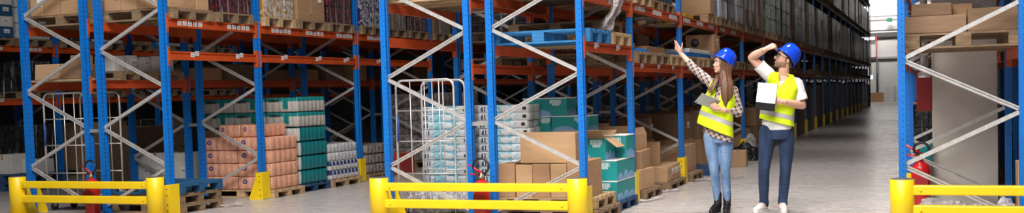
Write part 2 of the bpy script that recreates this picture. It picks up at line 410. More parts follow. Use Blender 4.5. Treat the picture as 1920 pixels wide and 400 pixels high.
def rack(name, label, X, n, h, levels_l, levels_r, phase, near=6, labels=(), lside=True, spacer=None, asc=False, pale=99):
    """X: outer x of the left uprights; levels_*: function of bay -> beam-top heights; phase: +1 node on the left upright at .62 m"""
    root = thing(name, label, 'rack', (X, D, 0))
    cnt = {'upright': 0, 'beam': 0, 'brace': 0}
    far = {'upright': MB(), 'beam': MB(), 'brace': MB(), 'beam_far': MB()}
    used = {'upright': 0, 'beam': 0, 'brace': 0, 'beam_far': 0}
    def merge(key, me, T):
        t = bmesh.new(); t.from_mesh(me); far[key]._add(t, 0, T); used[key] = 1
    for k in range(n + 1):
        y = frame_y(k) - D
        for side in (0, 1):
            u = put('upright', UP[h], root, (WF * side, y, 0)); cnt['upright'] += 1
            if k < 8: put('base_plate', FOOT, u)
        nz = int((h - .7) / .51) if k >= 3 else int((4.2 - .7) / .51)
        for j in range(-1, nz):
            z = .62 + .51 * j
            up = (j % 2 == 0) if phase > 0 else (j % 2 == 1)      # starts at the left upright
            loc = V((PW * .5, y + PD * .5 - .016, z if up else z + .51))
            me = BR[(1 if up else -1, up == asc)]
            if k <= near and z < 4.0 and cnt['brace'] < 96:
                b = put('brace', me, root, loc, 0); cnt['brace'] += 1
                b.rotation_euler = (0, 0, 0)
            else: merge('brace', me, Matrix.Translation(loc))
    for k in range(n):
        y = frame_y(k) - D + PD
        L = BEAM1 if k == 0 else BEAM2
        for side, lv in ((1, levels_r(k)), (0, levels_l(k))):
            for z in lv:
                T = Matrix.Translation((WF + PW - .05, y, z)) if side else Matrix.Translation((.05, y, z)) @ Matrix.Scale(-1, 4, (1, 0, 0))
                if cnt['beam'] < 96 and (k <= near or side == 1 and k < 16):
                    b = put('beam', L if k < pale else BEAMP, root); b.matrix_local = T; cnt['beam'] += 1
                    ln = (1.98 if k == 0 else 2.81) - PD
                    if k <= near + 1 and z < 5:
                        put('beam_connector', CONN, b, (0, 0, 0)); c2 = put('beam_connector', CONN, b, (0, ln, 0)); c2.scale = (1, -1, 1)
                    for (lk, ls, lz, spots) in labels:
                        if lk == k and ls == side and abs(lz - z) < .02:
                            for (yy, dz) in spots: put('location_label', LAB, b, (.0505, yy, dz))
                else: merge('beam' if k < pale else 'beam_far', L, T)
    if spacer is not None:
        for k in range(min(n, 6) + 1):
            y = frame_y(k) - D
            for z in (1.1, 3.2):
                MB().box((-spacer, y + .03, z - .022), (0, y + .07, z + .022)).build('row_spacer', 'galv_dull', root)
    for key, m in far.items():
        if used[key]: tag(m.build(key.replace('_far', ''), {'upright': 'blue', 'beam': 'orange', 'brace': 'galv', 'beam_far': 'beam_sheen'}[key], root), kind='stuff')
        else: m.bm.free()
    return root

HI, LO, L3, L4, L5 = 2.52, 1.77, 4.35, 6.2, 8.0
XA1, XA2, XB1, XB2, XC1, XZ2 = -11.41, -10.115, -5.89, -4.566, -.286, -16.76
g5 = lambda y0, dz: [(y0 + i * .105, dz + (i % 2) * .003) for i in range(5)]
pr = lambda y0: [(y0, -.068), (y0 + .09, -.048)]
def std(k): return [LO, HI, L3] + ([L4, L5] if k > 5 else [])
rack('pallet_rack', 'leftmost blue and orange pallet rack, with a wire cage behind the left yellow barrier', XA1, 8, 5.2, lambda k: [LO, HI], lambda k: [LO, HI], 1, 4)
rack('pallet_rack', 'blue and orange pallet rack with peach and teal packets on its floor bays', XA2, 9, 5.2, lambda k: [HI], lambda k: [2.10, HI] if k < 3 else [LO, HI, L3], -1, 4,
     labels=[(0, 1, HI, g5(.18, -.085) + g5(1.22, -.085)), (1, 1, HI, g5(.28, -.085) + g5(1.2, -.085) + g5(2.1, -.085)), (0, 1, 2.10, pr(.42) + pr(1.38)), (1, 1, 2.10, pr(.5) + pr(1.45) + pr(2.3)), (2, 1, HI, g5(.3, -.085) + g5(1.4, -.085)), (2, 1, 2.10, pr(.6))], spacer=.25 - PW + .0)
rack('pallet_rack', 'blue and orange pallet rack holding a wire cage and pale blue packs, middle barrier', XB1, 11, 9.0, lambda k: [2.12, HI] if k < 2 else [LO, HI], lambda k: [LO, HI], 1, 4, asc=True)
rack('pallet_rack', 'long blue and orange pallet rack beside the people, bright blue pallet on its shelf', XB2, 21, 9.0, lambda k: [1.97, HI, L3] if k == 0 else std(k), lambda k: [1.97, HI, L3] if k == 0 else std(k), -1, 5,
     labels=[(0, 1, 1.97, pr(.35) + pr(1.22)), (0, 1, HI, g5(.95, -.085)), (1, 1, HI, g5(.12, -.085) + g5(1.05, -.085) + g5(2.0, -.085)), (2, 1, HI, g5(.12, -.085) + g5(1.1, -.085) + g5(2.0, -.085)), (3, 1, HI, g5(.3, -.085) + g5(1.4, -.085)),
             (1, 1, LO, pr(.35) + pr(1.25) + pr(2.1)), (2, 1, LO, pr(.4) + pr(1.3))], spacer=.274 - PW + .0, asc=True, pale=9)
rack('pallet_rack', 'blue pallet rack behind the right yellow barrier, holding long flat cartons', XC1, 8, 5.2, lambda k: [1.74, HI], lambda k: [1.74, HI], 1, 3)
rack('pallet_rack', 'shadowy pallet rack seen through the uprights of the right-hand rack', 1.03, 6, 5.2, lambda k: [LO, HI], lambda k: [LO, HI], -1, 2)
rack('pallet_rack', 'dim pallet rack in the background at the far left of the photo', XZ2, 6, 5.2, lambda k: [1.60, 2.58], lambda k: [1.60, 2.58], -1, 3,
     labels=[(1, 1, 2.58, g5(.1, -.085) + g5(1.0, -.085) + g5(1.9, -.085)), (0, 1, 2.58, g5(.9, -.085)), (0, 1, 1.60, pr(.9)), (1, 1, 1.60, pr(.3) + pr(1.3))])

# ------------------------------------------------------------------ upright guards, barriers, extinguishers
def guard_mesh():
    # bent plate facing the aisle (+x) and flared side plates beside the upright
    b = MB().box((.085, -.045, 0), (.095, .145, .40), bev=.002)
    for y in (-.045, .135):
        b.poly([(.09, 0), (-.14, 0), (-.14, .02), (-.03, .29), (-.01, .39), (.09, .40)], 'y', y, y + .008)
    b.box((-.14, -.045, 0), (.09, -.005, .006)).box((-.14, .105, 0), (.09, .145, .006))
    for z in (.06, .14, .26, .34):
        for y in (-.0462,):
            b.lathe([(0, 0), (.009, 0), (.009, .002), (0, .002)], (0, 0, 0), 8, 1, Mx=Matrix.Translation((.055 - z * .02, y, z)) @ Matrix.Rotation(PI / 2, 4, 'X'))
    return b.mesh('upright_guard', ['yellow', 'black'])
GM = guard_mesh()
GX = {'A2': XA2 + WF, 'B2': XB2 + WF}
def guard(x, k, label, flip=False, group=None):
    o = put('upright_guard', GM, None, (x + (PW if flip else 0), frame_y(k), 0))
    if flip: o.scale = (-1, 1, 1)
    return tag(o, label, 'guard', group)
guard(GX['A2'], 0, 'yellow steel guard behind the right post of the left barrier, beside the stacked empty pallets')
guard(GX['A2'], 1, 'yellow flared steel guard between the stacked empty pallets and the peach packets')
guard(GX['A2'], 2, 'yellow steel guard past the white and navy packets in the shaded aisle')
for k in (3, 4, 5): guard(GX['A2'], k, 'yellow steel guard far down the shaded aisle', group='guards far down the shaded aisle')
guard(GX['B2'], 0, 'yellow steel guard right behind the right post of the middle barrier')
guard(GX['B2'], 1, 'yellow steel guard at the rack upright between teal cartons and torn brown cartons')
guard(GX['B2'], 2, 'yellow steel guard at the upright left of the woman, beside small cartons')
guard(GX['B2'], 3, 'yellow steel guard at the upright hidden behind the woman')
guard(GX['B2'], 4, 'yellow flared guard at the upright between the woman and the man')
for k in range(5, 20): guard(GX['B2'], k, 'yellow steel guard of an upright further down the main aisle beyond the man', group='guards down the main aisle')
guard(XC1, 1, 'yellow guard peeking out left of the right barrier post', True)
guard(XA1, 0, 'yellow flared guard beside the left post of the left barrier', True)
guard(XB1, 0, 'yellow flared guard behind the left post of the middle barrier', True)
guard(XC1, 0, 'yellow guard hidden low behind the left post of the right barrier', True)

def barrier(xl, xr, label):
    root = thing('barrier', label, 'barrier', ((xl + xr) / 2, 10.34, 0))
    hw = (xr - xl) / 2
    for s in (-1, 1):
        p = MB().lathe([(0, 0), (.105, 0), (.107, .52), (.098, .525), (.095, .505), (.0, .505)], (0, 0, 0), 32).build('post', 'yellow', root, (s * hw, 0, 0))
        MB().lathe([(0, .515), (.101, .515), (.1035, .523), (.098, .528), (.0, .529)], (0, 0, 0), 32).build('post_cap', 'cap', p)
        MB().box((-.16, -.14, 0), (.16, .14, .012)).build('base_plate', 'yellow', p)
    for z0, z1 in ((.375, .465), (.185, .28)):
        r = MB().box((-hw + .07, -.045, z0), (hw - .07, .045, z1), bev=.012).build('rail', 'yellow', root)
        b = MB()
        for sx in (-1, 1):
            b.lathe([(0, 0), (.014, 0), (.012, .008), (0, .008)], (0, 0, 0), 6, Mx=Matrix.Translation((sx * (hw - .16), -.045, (z0 + z1) / 2)) @ Matrix.Rotation(PI / 2, 4, 'X'))
        b.build('rail_bolt', 'yellow', r)
    return root
barrier(-11.20, -8.93, 'yellow two-rail barrier in front of the left, shaded pair of racks')
barrier(-5.78, -3.43, 'yellow two-rail barrier in front of the middle pair of racks')
barrier(-.25, 2.02, 'yellow two-rail barrier at the right edge, in front of the grey pillar')

def extinguisher(loc, label, rz=0, sc=1.0, hr=.098):
    root = thing('fire_extinguisher', label, 'fire extinguisher', loc, rz); root.scale = (sc, sc, sc)
    MB().lathe([(0, 0), (.085, 0), (.092, .012), (.092, .40), (.088, .43), (.07, .46), (.035, .48), (.03, .49), (0, .49)], seg=32).build('cylinder', 'red', root)
    MB().box((-.065, -.094, .16), (.065, -.088, .33)).build('printed_panel', 'red_dull', root)
    MB().lathe([(0, .488), (.022, .488), (.024, .53), (.016, .54), (.014, .565), (0, .565)], seg=16).tube([(0, 0, .535), (.045, 0, .54)], .010, 8).build('valve', 'brass', root)
    MB().tube([(.01, 0, .56), (-.06, -.005, .60), (-.145, -.01, .655)], [.012, .012, .009], 8).tube([(.0, 0, .535), (-.06, -.005, .545), (-.14, -.01, .55)], [.010, .009, .008], 8).build('handle', 'red', root)
    pts = []
    for i in range(34):
        a = -.35 * PI + i / 33 * 1.78 * PI
        pts.append((.005 + hr * math.cos(a), -.03 + .02 * math.sin(a * .5), .545 + hr * .9 + hr * .9 * math.sin(a)))
    pts = [(.045, 0, .54)] + pts
    MB().tube(pts, .0125, 8).build('hose', 'black', root)
    MB().lathe([(0, 0), (.017, 0), (.017, .012), (0, .012)], (0, 0, 0), 14, Mx=Matrix.Translation((0, -.03, .515)) @ Matrix.Rotation(PI / 2, 4, 'X')).build('pressure_gauge', 'chrome', root)
    return root
extinguisher((-4.60, 10.53, 0), 'red fire extinguisher with a black hose loop behind the middle barrier')
extinguisher((-10.12, 10.53, 0), 'red fire extinguisher with a black hose loop behind the left barrier')
extinguisher((-.10, 12.2, 0.02), 'red fire extinguisher half hidden behind the diagonal braces of the right rack', sc=1.1, hr=.07)
extinguisher((1.02, 10.55, 0), 'fire extinguisher at the right edge of the photo, only its hose showing')

# ------------------------------------------------------------------ wire roll cages
def cage(panels, label, z0=.17, z1=1.615):
    x0 = min(p[0] for p in panels); x1 = max(p[1] for p in panels); ya, yb = panels[0][2], panels[-1][2]
    cx, cy = (x0 + x1) / 2, (ya + yb) / 2
    root = thing('roll_cage', label, 'roll cage', (cx, cy, 0))
    for (a, b, y) in panels:
        a -= cx; b -= cx; yy = y - cy; r = .09; pts = [(a, yy, z0)]
        for (ccx, s, e) in ((a + r, PI, PI / 2), (b - r, PI / 2, 0)):
            for i in range(6):
                t = s + (e - s) * i / 5; pts.append((ccx + r * math.cos(t), yy, z1 - r + r * math.sin(t)))
        pts.append((b, yy, z0)); pts.append((a, yy, z0))
        p = MB().tube(pts, .0135, 8).build('side_panel', 'galv', root)
        w = MB(); n = 4
        for i in range(1, n): w.tube([(a + (b - a) * i / n, yy, z0), (a + (b - a) * i / n, yy, z1)], .0075, 6)
        for z in (.52, .90, 1.26): w.tube([(a, yy, z), (b, yy, z)], .0085, 6)
        w.build('wire_grid', 'galv', p)
    base = MB().box((x0 - cx, ya - cy, z0 - .03), (x1 - cx, yb - cy, z0 - .01))
    for i in range(6): base.tube([(x0 - cx + (x1 - x0) * i / 5, ya - cy, z0), (x0 - cx + (x1 - x0) * i / 5, yb - cy, z0)], .009, 6)
    base.build('base_frame', 'galv_dull', root)
    for i, sx in enumerate((-1, 1)):
        for sy in (-1, 1):
            c = MB().lathe([(0, -.016), (.055, -.016), (.06, -.008), (.06, .008), (.055, .016), (0, .016)], (0, 0, 0), 16, Mx=Matrix.Translation(((x1 - x0) * .42 * sx, (yb - ya) * .42 * sy, .06)) @ Matrix.Rotation(PI / 2, 4, 'Y')).build('caster', 'black', root)
            MB().box(((x1 - x0) * .42 * sx - .022, (yb - ya) * .42 * sy - .02, .06), ((x1 - x0) * .42 * sx + .022, (yb - ya) * .42 * sy + .02, z0 - .03)).build('caster_fork', 'galv_dull', c)
    st = MB().tube([(x0 - cx + .02, ya - cy - .016, 1.22), (x0 - cx + .03, ya - cy - .02, 1.1), (x0 - cx + .02, ya - cy - .02, .9)], [.008, .016, .012], 6).build('strap', 'cable_blue', root)
    return root
cage([(-5.85, -5.10, 10.95), (-5.80, -5.22, 11.52)], 'tall grey wire roll cage in front of the pale blue packs')
cage([(-11.34, -10.62, 10.98), (-11.10, -10.40, 11.40)], 'tall grey wire roll cage behind the left barrier')

# ------------------------------------------------------------------ grey pillar and red cabinet inside the right rack
tag(MB().box((.02, 13.0, 0), (.71, 13.75, 6.0), bev=.012).build('pillar', 'concrete'), kind='structure')
t = thing('hydrant_cabinet', 'dark red cabinet mounted on the grey pillar inside the right rack', 'cabinet', (-.07, 13.1, 1.08))
MB().box((-.075, -.1, 0), (.09, .12, .48), bev=.008).build('casing', 'red_dull', t); MB().box((-.06, -.106, .03), (.075, -.1, .45), bev=.003).build('door', 'red_dull', t)
t = thing('steel_pipe', 'thick grey steel pipe hanging above the dark red cabinet', 'pipe', (-.06, 12.88, 1.47))
MB().tube([(0, 0, .06), (0, 0, 4.4)], .042, 12).build('pipe_run', 'galv_dull', t)
MB().lathe([(0, 0), (.06, .0), (.07, .02), (.07, .05), (.042, .07)], seg=16).build('flange', 'galv', t)
# ------------------------------------------------------------------ goods: builders
from mathutils import noise
ORD = ['topmost', 'second from the top', 'third from the top', 'fourth from the top', 'fifth from the top', 'sixth from the top', 'seventh from the top', 'eighth from the top', 'ninth from the top', 'tenth from the top', 'second lowest', 'lowest']
NTH = ['nearest', 'second', 'third', 'fourth', 'fifth', 'sixth', 'seventh', 'eighth', 'ninth', 'tenth']
def slot_y(k, s, n=None):
    if k == 0: return frame_y(0) + PD + (.46, 1.38)[s]
    return frame_y(k) + PD + (.48, 1.355, 2.23)[s]
def rx(X): return X + (WF + PW) / 2

def make_pallet(mat, w=1.2, d=.8, h=.144):
    root = put('pallet', None)
    t = .022; bt = .02
    dk = MB(); n = 5
    for i in range(n):
        y = -d / 2 + (d - .1) * i / (n - 1)
        dk.box((-w / 2, y, h - t), (w / 2, y + .1 - (.0 if i in (0, 4) else .004), h), jit=.002)
    for x in (-w / 2, -.07, w / 2 - .14): dk.box((x, -d / 2, h - 2 * t), (x + .14, d / 2, h - t))
    dk.build('deck', mat, root)
    for x in (-w / 2 + .07, 0, w / 2 - .07):
        for y in (-d / 2 + .05, 0, d / 2 - .05):
            MB().box((x - .07, y - .05, bt), (x + .07, y + .05, h - 2 * t), bev=.004).build('block', mat, root)
    for y in (-d / 2 + .05, 0, d / 2 - .05): MB().box((-w / 2, y - .05, 0), (w / 2, y + .05, bt)).build('bottom_board', mat, root)
    return root
PAL = {}
def pallet(kind, label, loc, rotz=0, group=None, size=None):
    key = (kind, size)
    mats = {'wood': 'wood', 'old': 'wood_old', 'blue': 'blue_wood', 'navy': 'blue_wood_dark', 'dim': 'blue_wood_deep'}
    nm = {'wood': 'wooden_pallet', 'old': 'wooden_pallet', 'blue': 'blue_pallet', 'dim': 'blue_pallet', 'navy': 'blue_pallet'}[kind]
    if key not in PAL:
        o = make_pallet(mats[kind], *(size or ())); PAL[key] = o; o.name = nm; o.location = loc; o.rotation_euler = (0, 0, rotz)
    else:
        o = dup(PAL[key], loc, rotz); o.name = nm
        if 'group' in o and not group: del o['group']
    return tag(o, label, 'pallet', group)

def carton(label, cx, cy, z, w, d, h, mat='card', rotz=0, tape=True, lab=None, group=None, name='cardboard_box', flap=None, tilt=0, cat='box'):
    """cx, cy centre; lab: list of 'front'/'side'; flap: opened flaps"""
    root = thing(name, label, cat, (cx, cy, z), rotz, group)
    if tilt: root.rotation_euler = (tilt, 0, rotz)
    j = min(.006, w * .02)
    body = MB()
    if flap:
        th = .006
        body.box((-w/2, -d/2, 0), (w/2, d/2, th)); body.box((-w/2, -d/2, 0), (w/2, -d/2+th, h)); body.box((-w/2, d/2-th, 0), (w/2, d/2, h))
        body.box((-w/2, -d/2, 0), (-w/2+th, d/2, h)); body.box((w/2-th, -d/2, 0), (w/2, d/2, h))
        body.build('body', mat, root)
        for (sd, ang, ln) in flap:
            f = MB()
            if sd in 'lr': f.box((0, -d/2, 0), (ln, d/2, .005))
            else: f.box((-w/2, 0, 0), (w/2, ln, .005))
            o = f.build('flap', 'card_pale' if mat.startswith('card') or mat == 'teal' else mat, root)
            sx = 1 if sd in 'rb' else -1
            if sd in 'lr': o.location = (sx * w/2, 0, h); o.rotation_euler = (0, -math.radians(ang), 0 if sx > 0 else PI)
            else: o.location = (0, sx * d/2, h); o.rotation_euler = (math.radians(ang), 0, 0 if sx > 0 else PI)
    else:
        body.box((-w/2, -d/2, 0), (w/2, d/2, h), bev=min(.008, w*.03), jit=j).build('body', mat, root)
    if tape and not flap:
        t = MB()
        if d >= w: t.box((-.025, -d/2-.0015, h-.09), (.025, d/2+.0015, h+.002)); 
        else: t.box((-w/2-.0015, -.025, h-.09), (w/2+.0015, .025, h+.002))
        t.build('packing_tape', 'tape', root)
    for s in (lab or []):
        lw, lh = min(.13, w*.42), min(.10, h*.36)
        b = MB()
        if s == 'front':
            b.box((w*.05, -d/2-.004, h*.42), (w*.05+lw, -d/2-.0005, h*.42+lh))
            for i in range(6): b.box((w*.05+.012+i*lw*.13, -d/2-.0048, h*.42+lh*.15), (w*.05+.012+i*lw*.13+lw*.06, -d/2-.003, h*.42+lh*.55), 1)
        else:
            b.box((w/2+.0005, -d*.05, h*.42), (w/2+.004, -d*.05+lw, h*.42+lh))
            for i in range(6): b.box((w/2+.003, -d*.05+.012+i*lw*.13, h*.42+lh*.15), (w/2+.0048, -d*.05+.012+i*lw*.13+lw*.06, h*.42+lh*.55), 1)
        b.build('shipping_label', ['paper', 'label_ink'], root)
    return root

def arc_outline(r, hgt, xa, xb, n=14):
    pts = []
    for i in range(n + 1):
        x = xa + (xb - xa) * i / n; u = (2 * i / n - 1)
        pts.append((x, hgt * math.sqrt(max(0, 1 - u * u))))
    return pts
def teal_carton(label, cx, cy, z, w, d, h, flap=False, top='paper', arcs=True, dark=False):
    root = thing('teal_carton', label, 'box', (cx, cy, z))
    b = MB().box((-w/2, -d/2, 0), (w/2, d/2, h - .012), bev=.005, jit=.003)
    b.build('body', 'teal_dark' if dark else 'teal', root)
    if not flap: MB().box((-w/2 - .002, -d/2 - .002, h - .014), (w/2 + .002, d/2 + .002, h), bev=.003).build('lid', top, root)
    else:
        MB().box((-w/2 + .01, -d/2 + .01, h - .02), (w/2 - .01, d/2 - .01, h - .011)).build('inner_lining', 'card_dark', root)
        o = MB().box((-w/2, 0, 0), (w/2, .2, .005)).build('flap', 'card', root, (0, -d/2, h - .012)); o.rotation_euler = (math.radians(118), 0, 0); o.rotation_euler = (-math.radians(-150), 0, 0)
        o2 = MB().box((0, -d*.42, 0), (.19, d*.42, .005)).build('flap', 'card_pale', root, (w/2 - .02, 0, h - .012)); o2.rotation_euler = (0, math.radians(38), 0)
        o3 = MB().box((0, -d*.45, 0), (.2, d*.45, .005)).build('flap', 'card', root, (-w/2, 0, h - .012)); o3.rotation_euler = (0, -math.radians(25), 0)
        o4 = MB().box((-w*.45, 0, 0), (w*.45, .2, .005)).build('flap', 'card_pale', root, (0, d/2, h - .012)); o4.rotation_euler = (math.radians(20), 0, 0)
    if arcs:
        def arc(face, c, hw, hg):
            pts = arc_outline(1, hg, max(c - hw, -(w if face == 'f' else d)/2 + .003), min(c + hw, (w if face == 'f' else d)/2 - .003))
            a = MB()
            if face == 'f': a.poly([(p[0], p[1]) for p in pts], 'y', -d/2 - .0022, -d/2 + .001)
            else: a.poly([(p[0], p[1]) for p in pts], 'x', w/2 - .001, w/2 + .0022)
            a.build('blue_print', 'arc', root)
        arc('f', -w*.16, w*.32, h*.36); arc('s', -d*.32, d*.17, h*.34); arc('s', d*.0, d*.12, h*.42); arc('s', d*.30, d*.18, h*.30)
    l = MB(); lx = w*.12
    for i in range(9): l.box((lx + i*.017, -d/2 - .0025, h*.70), (lx + i*.017 + (.011 if i % 3 else .014), -d/2, h*.88))
    for i in range(5): l.box((lx + .03 + i*.02, -d/2 - .0025, h*.56), (lx + .045 + i*.02, -d/2, h*.67))
    l.box((lx, -d/2 - .0025, h*.675), (lx + .15, -d/2, h*.695))
    l.build('barcode_print', 'whiteprint', root)
    return root

def ridged(w, d, h, nx, ny, amp, mat, top=.02):
    # shrink-wrapped packet: sides scalloped by the rolls inside, softly rounded top and bottom
    def outline(ins):
        pts = []
        m = 6
        sides = [(V((-w/2, -d/2)), V((w/2, -d/2)), nx), (V((w/2, -d/2)), V((w/2, d/2)), ny), (V((w/2, d/2)), V((-w/2, d/2)), nx), (V((-w/2, d/2)), V((-w/2, -d/2)), ny)]
        for a, b, n in sides:
            dr = (b - a).normalized(); nr = V((dr.y, -dr.x))
            for i in range(n * m):
                u = i / (n * m); s = abs(math.sin(u * n * PI))
                pts.append(a + (b - a) * u - nr * (ins + amp * (1 - s)))
        return pts
    bm = bmesh.new(); rings = []
    for (z, ins) in ((0, top * .9), (top * .5, top * .25), (top, 0), (h * .5, -.004), (h - top, 0), (h - top * .5, top * .25), (h, top * .9)):
        rings.append([bm.verts.new((p.x, p.y, z)) for p in outline(ins)])
    n = len(rings[0])
    for a, b in zip(rings, rings[1:]):
        for i in range(n):
            f = bm.faces.new((a[i], a[(i+1) % n], b[(i+1) % n], b[i])); f.smooth = True
    bm.faces.new(rings[0][::-1]); bm.faces.new(rings[-1])
    mb = MB(); mb.bm.free(); mb.bm = bm
    return mb.mesh('pack', mat)
PK = {}
def pack(key, name, label, loc, dims, mat, group=None, rotz=0, cat='packet'):
    k = (key, dims)
    if k not in PK: PK[k] = ridged(*dims, mat, top=.009 if key == 'pb' else .02)
    o = put(name, PK[k], None, loc, rotz)
    return tag(o, label, cat, group)

def crumple(name, label, loc, size, seed, mat='film_thick', cat='plastic film', amp=.5):
    bm = bmesh.new(); bmesh.ops.create_icosphere(bm, subdivisions=5, radius=1)
    for v in bm.verts:
        p = v.co.copy(); q = p * 1.7 + V((seed * 7.3, seed, 0))
        k = 1 + amp * (noise.noise(q) * .9 + .5 * abs(noise.noise(q * 2.7)) + .28 * abs(noise.noise(q * 6.1)) - .15)
        v.co = V((p.x * size[0] * k, p.y * size[1] * k, max(0, (p.z * k * .9 + .35)) * size[2] * .8))
    for f in bm.faces: f.smooth = True
    mb = MB(); mb.bm.free(); mb.bm = bm
    o = mb.build(name, mat, None, loc); return tag(o, label, cat)

WR = {}
def wrapped(kind, label, loc, h=1.25, group=None, w=1.14, d=.78, name='wrapped_pallet'):
    """a pallet load held together by stretch film: pallet, cartons or packets, film"""
    key = (kind, h, w, d)
    if key not in WR:
        root = put(name, None, None, loc)
        hp = .14
        b = MB().box((-.6, -.4, hp - .022), (.6, .4, hp))
        for x in (-.53, 0, .53):
            for y in (-.35, 0, .35): b.box((x - .07, y - .05, .02), (x + .07, y + .05, hp - .022))
        for y in (-.35, 0, .35): b.box((-.6, y - .05, 0), (.6, y + .05, .02))
        b.build('pallet', 'wood_old' if kind not in ('green', 'tan') else 'wood', root)
        mats = {'brown': ['card', 'card_dark', 'card'], 'green': ['p_green', 'p_green', 'white_card'], 'dark': ['p_dark', 'p_dark', 'p_dark'], 'red': ['p_redw', 'p_redw', 'p_redw'],
                'purple': ['p_purp', 'p_purp', 'p_purp'], 'tan': ['p_tan', 'p_tan', 'p_tan'], 'sack': ['p_brown', 'p_brown', 'card_dark'], 'white': ['p_white', 'p_grey', 'p_white'], 'big': ['card', 'card', 'card']}[kind]
        g = MB(); nx, ny, nz = {'big': (1, 1, 1), 'tan': (4, 3, 3), 'purple': (6, 4, 8)}.get(kind, (4, 3, max(2, int(h / .3))))
        hh = (h - hp) / nz
        for i in range(nx):
            for j in range(ny):
                for k in range(nz):
                    if 0 < i < nx - 1 and 0 < j < ny - 1 and k < nz - 1: continue
                    a = -w/2 + w * i / nx; c = -d/2 + d * j / ny
                    g.box((a + .003, c + .003, hp + k * hh), (a + w / nx - .003, c + d / ny - .003, hp + (k + 1) * hh - .004), RND.choice((0, 1, 2)), bev=.02 if kind in ('dark', 'red', 'tan', 'green', 'white') else .006)
        g.build('carton_stack', mats, root)
        if kind != 'big':
            # film: a slightly billowing skin round the load
            f = bmesh.new(); rings = []; n = 40
            for zi in range(9):
                z = .04 + (h + .01 - .04) * zi / 8; ring = []
                for i in range(n):
                    a = 2 * PI * (i + .5) / n; cx, cy = math.cos(a), math.sin(a)
                    sup = (abs(cx) ** 9 + abs(cy) ** 9) ** (-1 / 9)
                    px, py = cx * sup * (w/2 + .012), cy * sup * (d/2 + .012)
                    q = noise.noise(V((px * 4, py * 4, z * 1.5 + len(WR) * 3))) * .012
                    ring.append(f.verts.new((px * (1 + q), py * (1 + q), z)))
                rings.append(ring)
            for a, b2 in zip(rings, rings[1:]):
                for i in range(n):
                    fc = f.faces.new((a[i], a[(i+1) % n], b2[(i+1) % n], b2[i])); fc.smooth = True
            mb = MB(); mb.bm.free(); mb.bm = f; mb.build('stretch_film', 'film', root)
        else:
            MB().box((w/2, -.03, hp + .1), (w/2 + .004, .03, h)).build('packing_tape', 'tape', root); MB().box((w/2, .2, hp + .3), (w/2 + .004, .3, hp + .42)).build('shipping_label', 'paper', root)
        WR[key] = root; o = root
    else:
        o = dup(WR[key], loc); o.name = name
        if 'group' in o and not group: del o['group']
    return tag(o, label, 'pallet load', group)

# ------------------------------------------------------------------ goods: middle racks, front bay
for nm, xa, lab, n in (('a', -5.96, 'in the stack behind the wire cage', 9), ('b', -5.18, 'in the stack left of the brown cartons', 9)):
    pallet('old', f'worn wooden pallet under the pale blue packs {lab}', (xa + (.345 if nm == 'a' else .29), 12.2 if nm == 'a' else 11.99, 0), size=(.72, .82, .144) if nm == 'a' else (.58, .40, .144))
    for i in range(12):
        j = 11 - i
        pack('pb', 'tissue_pack', f'pale blue tissue pack, {ORD[j]} {lab}', (xa + .34 + RND.uniform(-.012, .012), (12.2 if nm == 'a' else 11.99) + RND.uniform(-.01, .01), .146 + i * .0955), (.68, .8 if nm == 'a' else .38, .0945, 2, 4 if nm == 'a' else 2, .012), 'p_blue')
crumple('plastic_film', 'crumpled clear film heaped under the pale blue packs, behind the middle barrier', (-5.44, 11.28, 0), (.50, .24, .30), 3)
crumple('plastic_film', 'small crumpled film scrap beside the extinguisher of the middle barrier', (-4.98, 11.25, 0), (.16, .16, .26), 5)

pallet('old', 'lower wooden pallet of the two under the upright brown cartons, sticking out to the right', (-3.96, 11.28, 0), size=(1.2, .9, .125))
pallet('wood', 'upper wooden pallet directly under the upright brown cartons', (-4.02, 11.36, .125), size=(1.2, .8, .125))
xs = [-4.585, -4.375, -4.165, -3.955, -3.755, -3.50]
for i in range(5):
    w = xs[i+1] - xs[i] - .008; dd = .36 if i < 4 else .52; h = .375 + (.04 if i == 4 else RND.uniform(-.006, .006))
    carton(f'upright brown carton behind the middle barrier, {("leftmost","second from left","third from left","fourth from left","rightmost and deepest")[i]} of the row', (xs[i] + xs[i+1]) / 2, 10.97 + dd / 2 + (.0 if i < 4 else -.005), .25, w, dd, h, 'card_pale' if i % 2 else 'card', tape=False)
for i in range(3):
    carton(f'brown carton in the back row behind the upright cartons, {("leftmost","middle","rightmost")[i]}', -4.44 + i * .275, 11.57, .25, .26, .34, .37)
carton('large flat brown carton lying across the row of upright cartons', -3.975, 11.10, .635, .66, .22, .345, 'card_pale', rotz=-.03)
o = MB().box((-.10, -.07, 0), (.10, .07, .004), jit=.01).build('cardboard_flap', 'card_dark', None, (-4.42, 11.08, .632)); o.rotation_euler = (.0, -.35, .5); tag(o, 'torn cardboard flap lying on the leftmost upright carton', 'cardboard')
# teal cartons
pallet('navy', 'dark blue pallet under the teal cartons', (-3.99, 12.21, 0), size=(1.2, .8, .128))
zz = .128
teal_carton('teal carton at the bottom of the stack on the dark blue pallet', -3.735, 12.22, zz, .62, .80, .235)
teal_carton('teal carton in the middle of the stack on the dark blue pallet', -3.735, 12.22, zz + .235, .62, .80, .245)
teal_carton('open teal carton with a raised brown flap on the stack', -3.80, 12.01, zz + .48, .49, .40, .275, flap=True)
teal_carton('closed white-topped teal carton behind the open teal carton', -3.70, 12.42, zz + .48, .56, .38, .28)
for i, (a, b) in enumerate(((-4.76, -4.37), (-4.365, -3.87))):
    for j in range(5):
        z0 = .128 + j * .2015
        if i == 1 and j < 3: continue
        b2 = -4.06 if i == 1 and j < 4 else b
        teal_carton(f'teal carton behind the large flat brown carton, {("bottom","second","third","fourth","upper")[j]} in the {("left","right")[i]} column', (a + b2) / 2, 12.40, z0, b2 - a - .006, .4, .2, arcs=(j > 2))
for j in range(3): carton(f'brown carton hidden behind the flat carton, {("bottom","middle","upper")[j]} of three', -4.12, 12.40, .128 + j * .2015, .18, .4, .2, 'card_dark')
